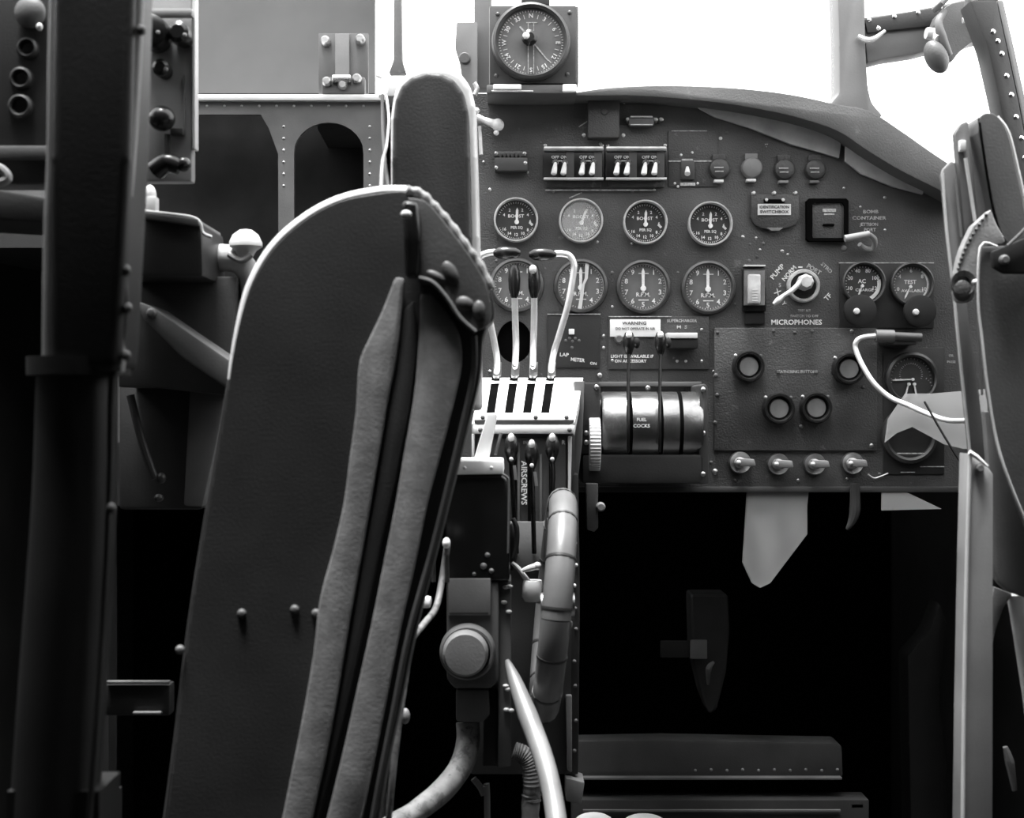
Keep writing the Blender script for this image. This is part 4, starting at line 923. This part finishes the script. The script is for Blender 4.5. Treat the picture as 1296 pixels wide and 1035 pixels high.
t = MB(); t.tu([(156, 335, .93), (158, 380, .93), (154, 440, .93), (142, 480, .93), (138, 640, .93), (126, 860, .93), (110, 1080, .93)], [4, 6, 5, 5, 4, 4, 5], 12, 4); part('conduit', t, 'dark', PL)
for x, y in ((160, 342), (162, 390), (160, 450), (141, 643), (179, 38)):
    t = MB(); t.el(x, y, .925, 6, 7); part('clip', t, 'mid', PL)
t = MB(); t.wb((-.33, .93, FL), (-.27, .98, .95)); part('base_post', t, 'deep', PL)

B = thing('wall_switch_panel', W(212, 235, 1.25), 'narrow grey equipment panel with black knobs beside the pillar, top left', 'equipment panel')
t = MB(); t.bx(160, -60, 243, 230, 1.25, .015, .003); part('case', t, 'swp', B)
t = MB(); t.bx(243, -60, 247, 188, 1.245, .014, .001); part('edge_flange', t, 'pale', B)
t = MB(); t.bx(178, 10, 243, 20, 1.235, .01, .002); part('upper_ledge', t, 'swp', B)
t = MB(); t.bx(232, 95, 234, 170, 1.247, .003); part('side_rib', t, 'grey', B)
for x, y, r, d in ((200, 50, 22, .03), (234, 50, 14, .026), (210, 92, 11, .02)):
    t = MB(); t.la(x, y, 1.25, [(r*.8, 0), (r*.85, -d*.5), (r, -d*.6), (r*.95, -d), (r*.6, -d*1.1), (0, -d*1.1)], 32); kb = part('knob', t, 'black', B)
    t = MB(); t.la(x, y-r*.4, 1.25-d*1.1, DOME(3), 8); part('knob_pointer', t, 'grey', kb)
t = MB(); t.el(205, 150, 1.235, 17, 16, 16); part('dome_lamp', t, 'black', B, 'glossy dome')
t = MB(); t.bx(215, 162, 231, 170, 1.24, .01, .001); part('lamp_foot', t, 'dark', B)
t = MB(); t.el(232, 208, 1.235, 10, 10); t.tu([(198, 215, 1.24), (212, 206, 1.235), (228, 212, 1.235)], [14, 13, 10], 12, 4); part('lever_knob', t, 'black', B)
t = MB(); t.tu([(212, 170, 1.245), (212, 215, 1.245)], 4, 8); part('link', t, 'deep', B)
t = MB(); t.el(190, 248, 1.30, 8, 14); t.bx(184, 248, 197, 268, 1.293, .014, .002)
solo('pale_bottle_cap', t, 'pale', 'small pale rounded cap standing on the black box lid, beside the pillar', 'cap')

R_ = thing('radio_panel', W(30, 240, 1.15), 'very dark radio panel with faint round sockets at the far left edge', 'radio panel')
t = MB(); t.bx(-80, -60, 66, 232, 1.15, .04, .003); part('case', t, 'deep', R_)
for x, y, r in ((36, 62, 14), (28, 100, 15), (27, 135, 16)):
    t = MB(); t.la(x, y, 1.15, [(r*.55, 0), (r*.6, -.004), (r*.75, -.006), (r*.95, -.004), (r, 0)], 28); part('socket', t, 'deep', R_)
t = MB(); t.el(38, 16, 1.145, 20, 20, 10); part('valve_cap', t, 'mid', R_)
t = MB(); t.el(50, 34, 1.135, 4, 5); part('indicator', t, 'pale', R_)
t = MB(); t.bx(-80, 184, 62, 200, 1.14, .012, .002); part('rail', t, 'mid', R_)
t = MB(); t.tu([(-20, 205, 1.13), (2, 214, 1.13), (10, 226, 1.13), (-4, 232, 1.13)], 6, 10, 4); part('handle', t, 'grey', R_)
t = MB(); t.pr([(-80, 236), (0, 240), (60, 250), (62, 256), (60, 282), (-80, 274)], 1.12, .10, .003)
t.use('deep'); solo('chart_shelf', t, 'deep', 'dark shelf with a thin bright front edge below the radio panel, far left', 'shelf')

# black box with bright lid, pipe with domed cap
b = thing('black_junction_box', W(215, 350, 1.28), 'black box with a bright edged lid right of the pillar, below the knob panel', 'box')
t = MB(); t.pr([(150, 272), (255, 282), (257, 350), (150, 350)], 1.28, .10, .004); part('case', t, 'deep', b)
t = MB(); t.tu([(150, 262, 1.275), (180, 267, 1.275), (232, 273, 1.275), (248, 277, 1.275), (254, 284, 1.275), (257, 295, 1.275), (268, 300, 1.275)], 2.2, 8, 3); part('lid_edge', t, 'pale', b)
t = MB(); t.pr([(180, 268), (250, 277), (252, 286), (180, 276)], 1.272, .10, .001); part('lid', t, 'mid', b)
b = thing('capped_pipe', W(300, 350, 1.36), 'pale horizontal pipe with a domed cap, left of the large seat back', 'pipe')
t = MB(); t.tu([(245, 325, 1.36), (270, 326, 1.36), (295, 328, 1.36), (310, 338, 1.36), (318, 360, 1.36), (318, 400, 1.38)], [18, 18, 17, 15, 14, 12], 24, 4); part('pipe', t, 'pad', b)
t = MB(); t.lathe(W(311, 312, 1.345), [(.004, -.014), (.010, -.004), (.0155, 0), (.0155, .004), (.012, .011), (.006, .0155), (0, .0165)], (0, 0, 1), 28); part('domed_cap', t, 'pale', b)
t = MB(); t.tu([(290, 322, 1.34), (306, 330, 1.335), (318, 322, 1.335)], 4, 10, 4); part('bracket', t, 'grey', b)
b = thing('diagonal_strut', W(232, 488, 1.30), 'diagonal dark strut widening down to the right, between pillar and seat back', 'strut')
t = MB(); t.pr([(172, 380), (192, 388), (290, 455), (288, 492), (230, 452), (180, 402)], 1.28, .06, .003); part('bar', t, 'mid', b)
t = MB(); t.la(192, 396, 1.28, DOME(7), 14); part('pivot', t, 'mid', b)
t = MB(); t.pr([(150, 350), (300, 350), (292, 450), (285, 500), (190, 490), (150, 490)], 1.34, .06, .002); solo('side_gusset', t, 'dark', 'dark grey gusset plate under the black box and pipe', 'plate')
b = thing('side_duct', W(250, 640, 1.36), 'dim grey side duct in the gap between the pillar and the seat back', 'duct')
t = MB(); t.pr([(150, 480), (190, 470), (300, 500), (285, 560), (255, 645), (150, 645)], 1.40, .06, .004); part('duct', t, 'dark', b)
t = MB(); t.wb((-.42, 1.41, FL), (-.40, 1.44, 1.15)); part('support_post', t, 'deep', b)
t = MB(); t.pr([(240, 488), (286, 500), (272, 570), (256, 642), (232, 640)], 1.385, .02, .003); part('pale_facing', t, 'grey', b)
t = MB(); t.tu([(165, 500, 1.37), (180, 560, 1.37), (196, 606, 1.37)], 5, 10, 3); t.el(204, 605, 1.37, 6, 7); t.el(201, 630, 1.37, 6, 5); part('control_arm', t, 'dark', b)
b = thing('seat_rail_box', W(175, 905, 1.30), 'low box with two thin bright edges between the pillar foot and the seat back', 'box')
t = MB(); t.bx(110, 866, 215, 906, 1.30, .02, .003); part('case', t, 'deep', b)
t = MB(); t.bx(134, 862, 214, 866, 1.295, .006, .0006); part('upper_edge', t, 'steel', b)
t = MB(); t.bx(168, 901, 203, 904, 1.293, .006, .0006); part('lower_edge', t, 'grey', b)

# ================================================================ right foreground seat
E = thing('engineer_chair', Vector((.46, 1.25, FL)), 'upright folding seat with padded leather top and dark armour plate, at the right edge', 'chair')
t = MB(); t.pr(spline([(1238, 168), (1240, 150), (1248, 143), (1262, 147), (1275, 168), (1286, 215), (1296, 262), (1302, 300), (1292, 312), (1276, 308), (1264, 285), (1252, 230)], 4), 1.27, .06, .008, 4); part('head_pad', t, 'leather2', E)
t = MB(); t.tu([(1239, 150, 1.272), (1243, 180, 1.268), (1249, 220, 1.268), (1256, 260, 1.268), (1266, 300, 1.268)], 1.8, 8, 4); part('seam', t, 'void', E)
t = MB(); t.tu([(1262, 148, 1.275), (1276, 168, 1.275), (1288, 215, 1.275), (1298, 262, 1.275), (1304, 300, 1.275)], 2.6, 8, 4); part('pad_piping', t, 'pale', E)
t = MB(); t.pr([(1209, 168), (1216, 156), (1226, 152), (1232, 200), (1238, 270), (1232, 290), (1222, 310)], 1.285, .012, .003); part('side_frame', t, 'grey', E)
t = MB(); t.bx(1215, 177, 1223, 191, 1.28, .006, .001); part('bright_slot', t, 'white', E, 'white rectangular fitting')
t = MB(); t.tu([(1222, 200, 1.28), (1228, 240, 1.28), (1234, 280, 1.28)], 2.4, 8, 3); part('frame_bead', t, 'pale', E)
t = MB(); t.pr([(1192, 222), (1194, 214), (1204, 203), (1210, 206), (1216, 300), (1226, 400), (1240, 500), (1248, 580), (1228, 580), (1218, 480), (1206, 360), (1198, 290)], 1.29, .008, .002); part('outer_rail', t, 'grey', E)
t = MB(); t.tu([(1193, 218, 1.286), (1198, 290, 1.286), (1206, 360, 1.286), (1217, 470, 1.286), (1228, 575, 1.286)], 1.8, 8, 4); part('rail_bead', t, 'pale', E)
t = MB(); t.tu([(1208, 206, 1.286), (1212, 250, 1.286), (1217, 300, 1.286)], 1.8, 8, 4); t.tu([(1236, 385, 1.286), (1240, 440, 1.286), (1243, 500, 1.286)], 1.6, 8, 4); part('rail_bead', t, 'grey', E)
t = MB(); t.pr(spline([(1254, 265), (1262, 285), (1272, 306), (1250, 312), (1238, 318), (1236, 360), (1230, 380), (1216, 382), (1210, 370), (1211, 345), (1218, 315), (1232, 285)], 3), 1.262, .014, .004, 3); part('leather_flap', t, 'tan', E, 'pale worn leather flap')
t = MB()
for k in range(14):
    a = k/13; t.el(1211+37*a**1.6, 352-80*a, 1.262, 2.2, 2.2)
part('lacing', t, 'leatherw', E)
t = MB(); t.lathe(W(1219, 358, 1.258), [(.006, 0), (.011, -.002), (.011, .004), (.006, .004)], (0, 1, 0), 16); t.el(1218, 368, 1.258, 12, 14, 4); part('buckle', t, 'leatherw', E)
t = MB(); t.el(1235, 357, 1.252, 5, 4); part('stud', t, 'pale', E)
pl_ = [(1241, 312), (1360, 308), (1360, 780), (1300, 668), (1280, 615), (1262, 560), (1250, 490), (1243, 430), (1238, 380)]
t = MB(); t.pr(pl_, 1.245, .010, .002); part('armour_plate', t, 'leather2', E)
t = MB(); t.tu([(1262, 312, 1.243), (1241, 312, 1.243), (1238, 380, 1.243), (1243, 430, 1.243), (1250, 490, 1.243), (1262, 560, 1.243), (1280, 615, 1.243), (1302, 668, 1.243)], 1.7, 8, 4); part('plate_edge', t, 'pale', E)
t = MB(); t.pr([(1246, 520), (1330, 520), (1330, 764), (1296, 756), (1276, 749), (1262, 736), (1256, 715), (1252, 600)], 1.265, .012, .003); part('lower_shell', t, 'grey', E)
t = MB(); t.pr([(1256, 318), (1300, 300), (1320, 300), (1320, 346), (1272, 346), (1258, 338)], 1.232, .008, .002); part('hinge_plate', t, 'matt', E)
t = MB(); t.la(1270, 329, 1.232, [(0, -.006), (4, -.006), (6.5, -.003), (6.5, 0)], 16); part('bolt', t, 'mid', E)
t = MB(); t.tu([(1275, 311, 1.228), (1288, 299, 1.228), (1310, 276, 1.228)], 2, 8); part('stay', t, 'mid', E)
t = MB(); t.wb((.50, 1.27, FL), (.53, 1.30, 1.05)); part('support_post', t, 'deep', E)
g = thing('grey_upright_post', W(1240, 1035, 1.22), 'grey L section upright post with a slanted bright tip and bolt, lower right', 'post')
t = MB(); t.pr([(1227, 573), (1252, 592), (1258, 600), (1257, 1120), (1217, 1120), (1220, 900), (1224, 700)], 1.22, .03, .003); part('post', t, 'post', g)
t = MB(); t.tu([(1228, 574, 1.218), (1224, 700, 1.218), (1220, 900, 1.218), (1218, 1110, 1.218)], 2.6, 8, 3); part('bright_edge', t, 'pale', g)
t = MB(); t.tu([(1227, 572, 1.217), (1236, 578, 1.217), (1250, 590, 1.217)], [3, 3, 1.5], 8); part('slanted_tip', t, 'white', g)
t = MB(); t.la(1239, 592, 1.22, [(0, -.005), (4, -.005), (6, -.002), (6, 0)], 16); part('bolt', t, 'grey', g)
t = MB(); t.wb((.39, 1.225, FL), (.41, 1.245, .82)); part('foot', t, 'deep', g)
g = thing('seat_leg_tube', W(1290, 900, 1.30), 'pale curved tube below the folding seat at the right edge', 'tube')
t = MB(); t.tu([(1286, 752, 1.30), (1292, 800, 1.30), (1302, 880, 1.30), (1312, 960, 1.30)], [12, 10, 8, 8], 14, 4); part('tube', t, 'pale', g)
t = MB(); t.pr([(1258, 742), (1282, 752), (1270, 770), (1260, 800), (1256, 820), (1254, 770)], 1.29, .008, .002); part('bracket', t, 'grey', g)
t = MB(); t.tu([(1272, 945, 1.33), (1278, 965, 1.33), (1284, 1000, 1.33)], [3, 6, 3], 8, 4); part('toggle', t, 'mid', g)

# upper right latch mechanism
K = thing('canopy_latch', W(1200, 75, 1.72), 'dark canopy latch with a rounded hanging knob on the window frame, top right', 'latch')
t = MB(); t.pr(spline([(1192, 14), (1205, 4), (1240, 0), (1252, 12), (1258, 30), (1250, 46), (1232, 52), (1214, 66), (1204, 78), (1198, 70), (1186, 44), (1186, 28)], 3), 1.74, .04, .006, 3); part('body', t, 'coam', K)
t = MB(); t.el(1185, 72, 1.715, 14, 22, 14, -.45); part('knob', t, 'coam', K)
t = MB(); t.tu([(1172, 42, 1.73), (1184, 44, 1.73), (1190, 50, 1.72)], [7, 8, 7], 14, 4); part('neck', t, 'pale', K)
t = MB(); t.tu([(1196, 14, 1.725), (1188, 28, 1.72), (1192, 46, 1.72), (1202, 70, 1.725)], [4, 5, 6, 4], 12, 4); part('curved_arm', t, 'frame', K)
t = MB(); t.tu([(1230, -20, 1.71), (1226, 8, 1.71), (1225, 22, 1.715)], 6, 12); part('rod', t, 'frame', K)
t = MB(); t.tu([(1205, -10, 1.72), (1192, 4, 1.72), (1182, 13, 1.73)], 4, 10); part('stay', t, 'frame', K)
t = MB(); t.pr([(1236, 8), (1264, 6), (1262, 16), (1250, 20), (1234, 18)], 1.715, .02, .002); part('cap_plate', t, 'pale', K)
t = MB(); t.bx(1238, -6, 1264, 5, 1.725, .02, .002); part('top_block', t, 'deep', K)
t = MB(); t.tu([(1218, 26, 1.73), (1232, 24, 1.73)], 3.5, 10); part('pin', t, 'pale', K)

# ================================================================ light, camera
w = bpy.data.worlds.new('overcast_sky'); SC.world = w; w.use_nodes = True
bg = w.node_tree.nodes['Background']; bg.inputs['Color'].default_value = (1, 1, 1, 1); bg.inputs['Strength'].default_value = 3.6
sun = bpy.data.lights.new('sun', 'SUN'); sun.energy = 12.0; sun.angle = math.radians(16)
so = bpy.data.objects.new('sun', sun); COL.objects.link(so)
d = Vector((.10, .10, -1.0)); so.rotation_euler = d.to_track_quat('-Z', 'Y').to_euler(); so.location = (0, 1.5, 4)

cam = bpy.data.cameras.new('camera'); co = bpy.data.objects.new('camera', cam); COL.objects.link(co)
co.location = (0, 0, ZC); co.rotation_euler = (PI/2, 0, 0)
cam.sensor_width = 36; cam.lens = 36*F/1296; cam.clip_start = .05
cam.dof.use_dof = True; cam.dof.focus_distance = 1.72; cam.dof.aperture_fstop = 8.5
SC.camera = co
vs = SC.view_settings; vs.view_transform = 'Standard'; vs.look = 'None'; vs.exposure = 0.0; vs.gamma = 1; vs.use_curve_mapping = False
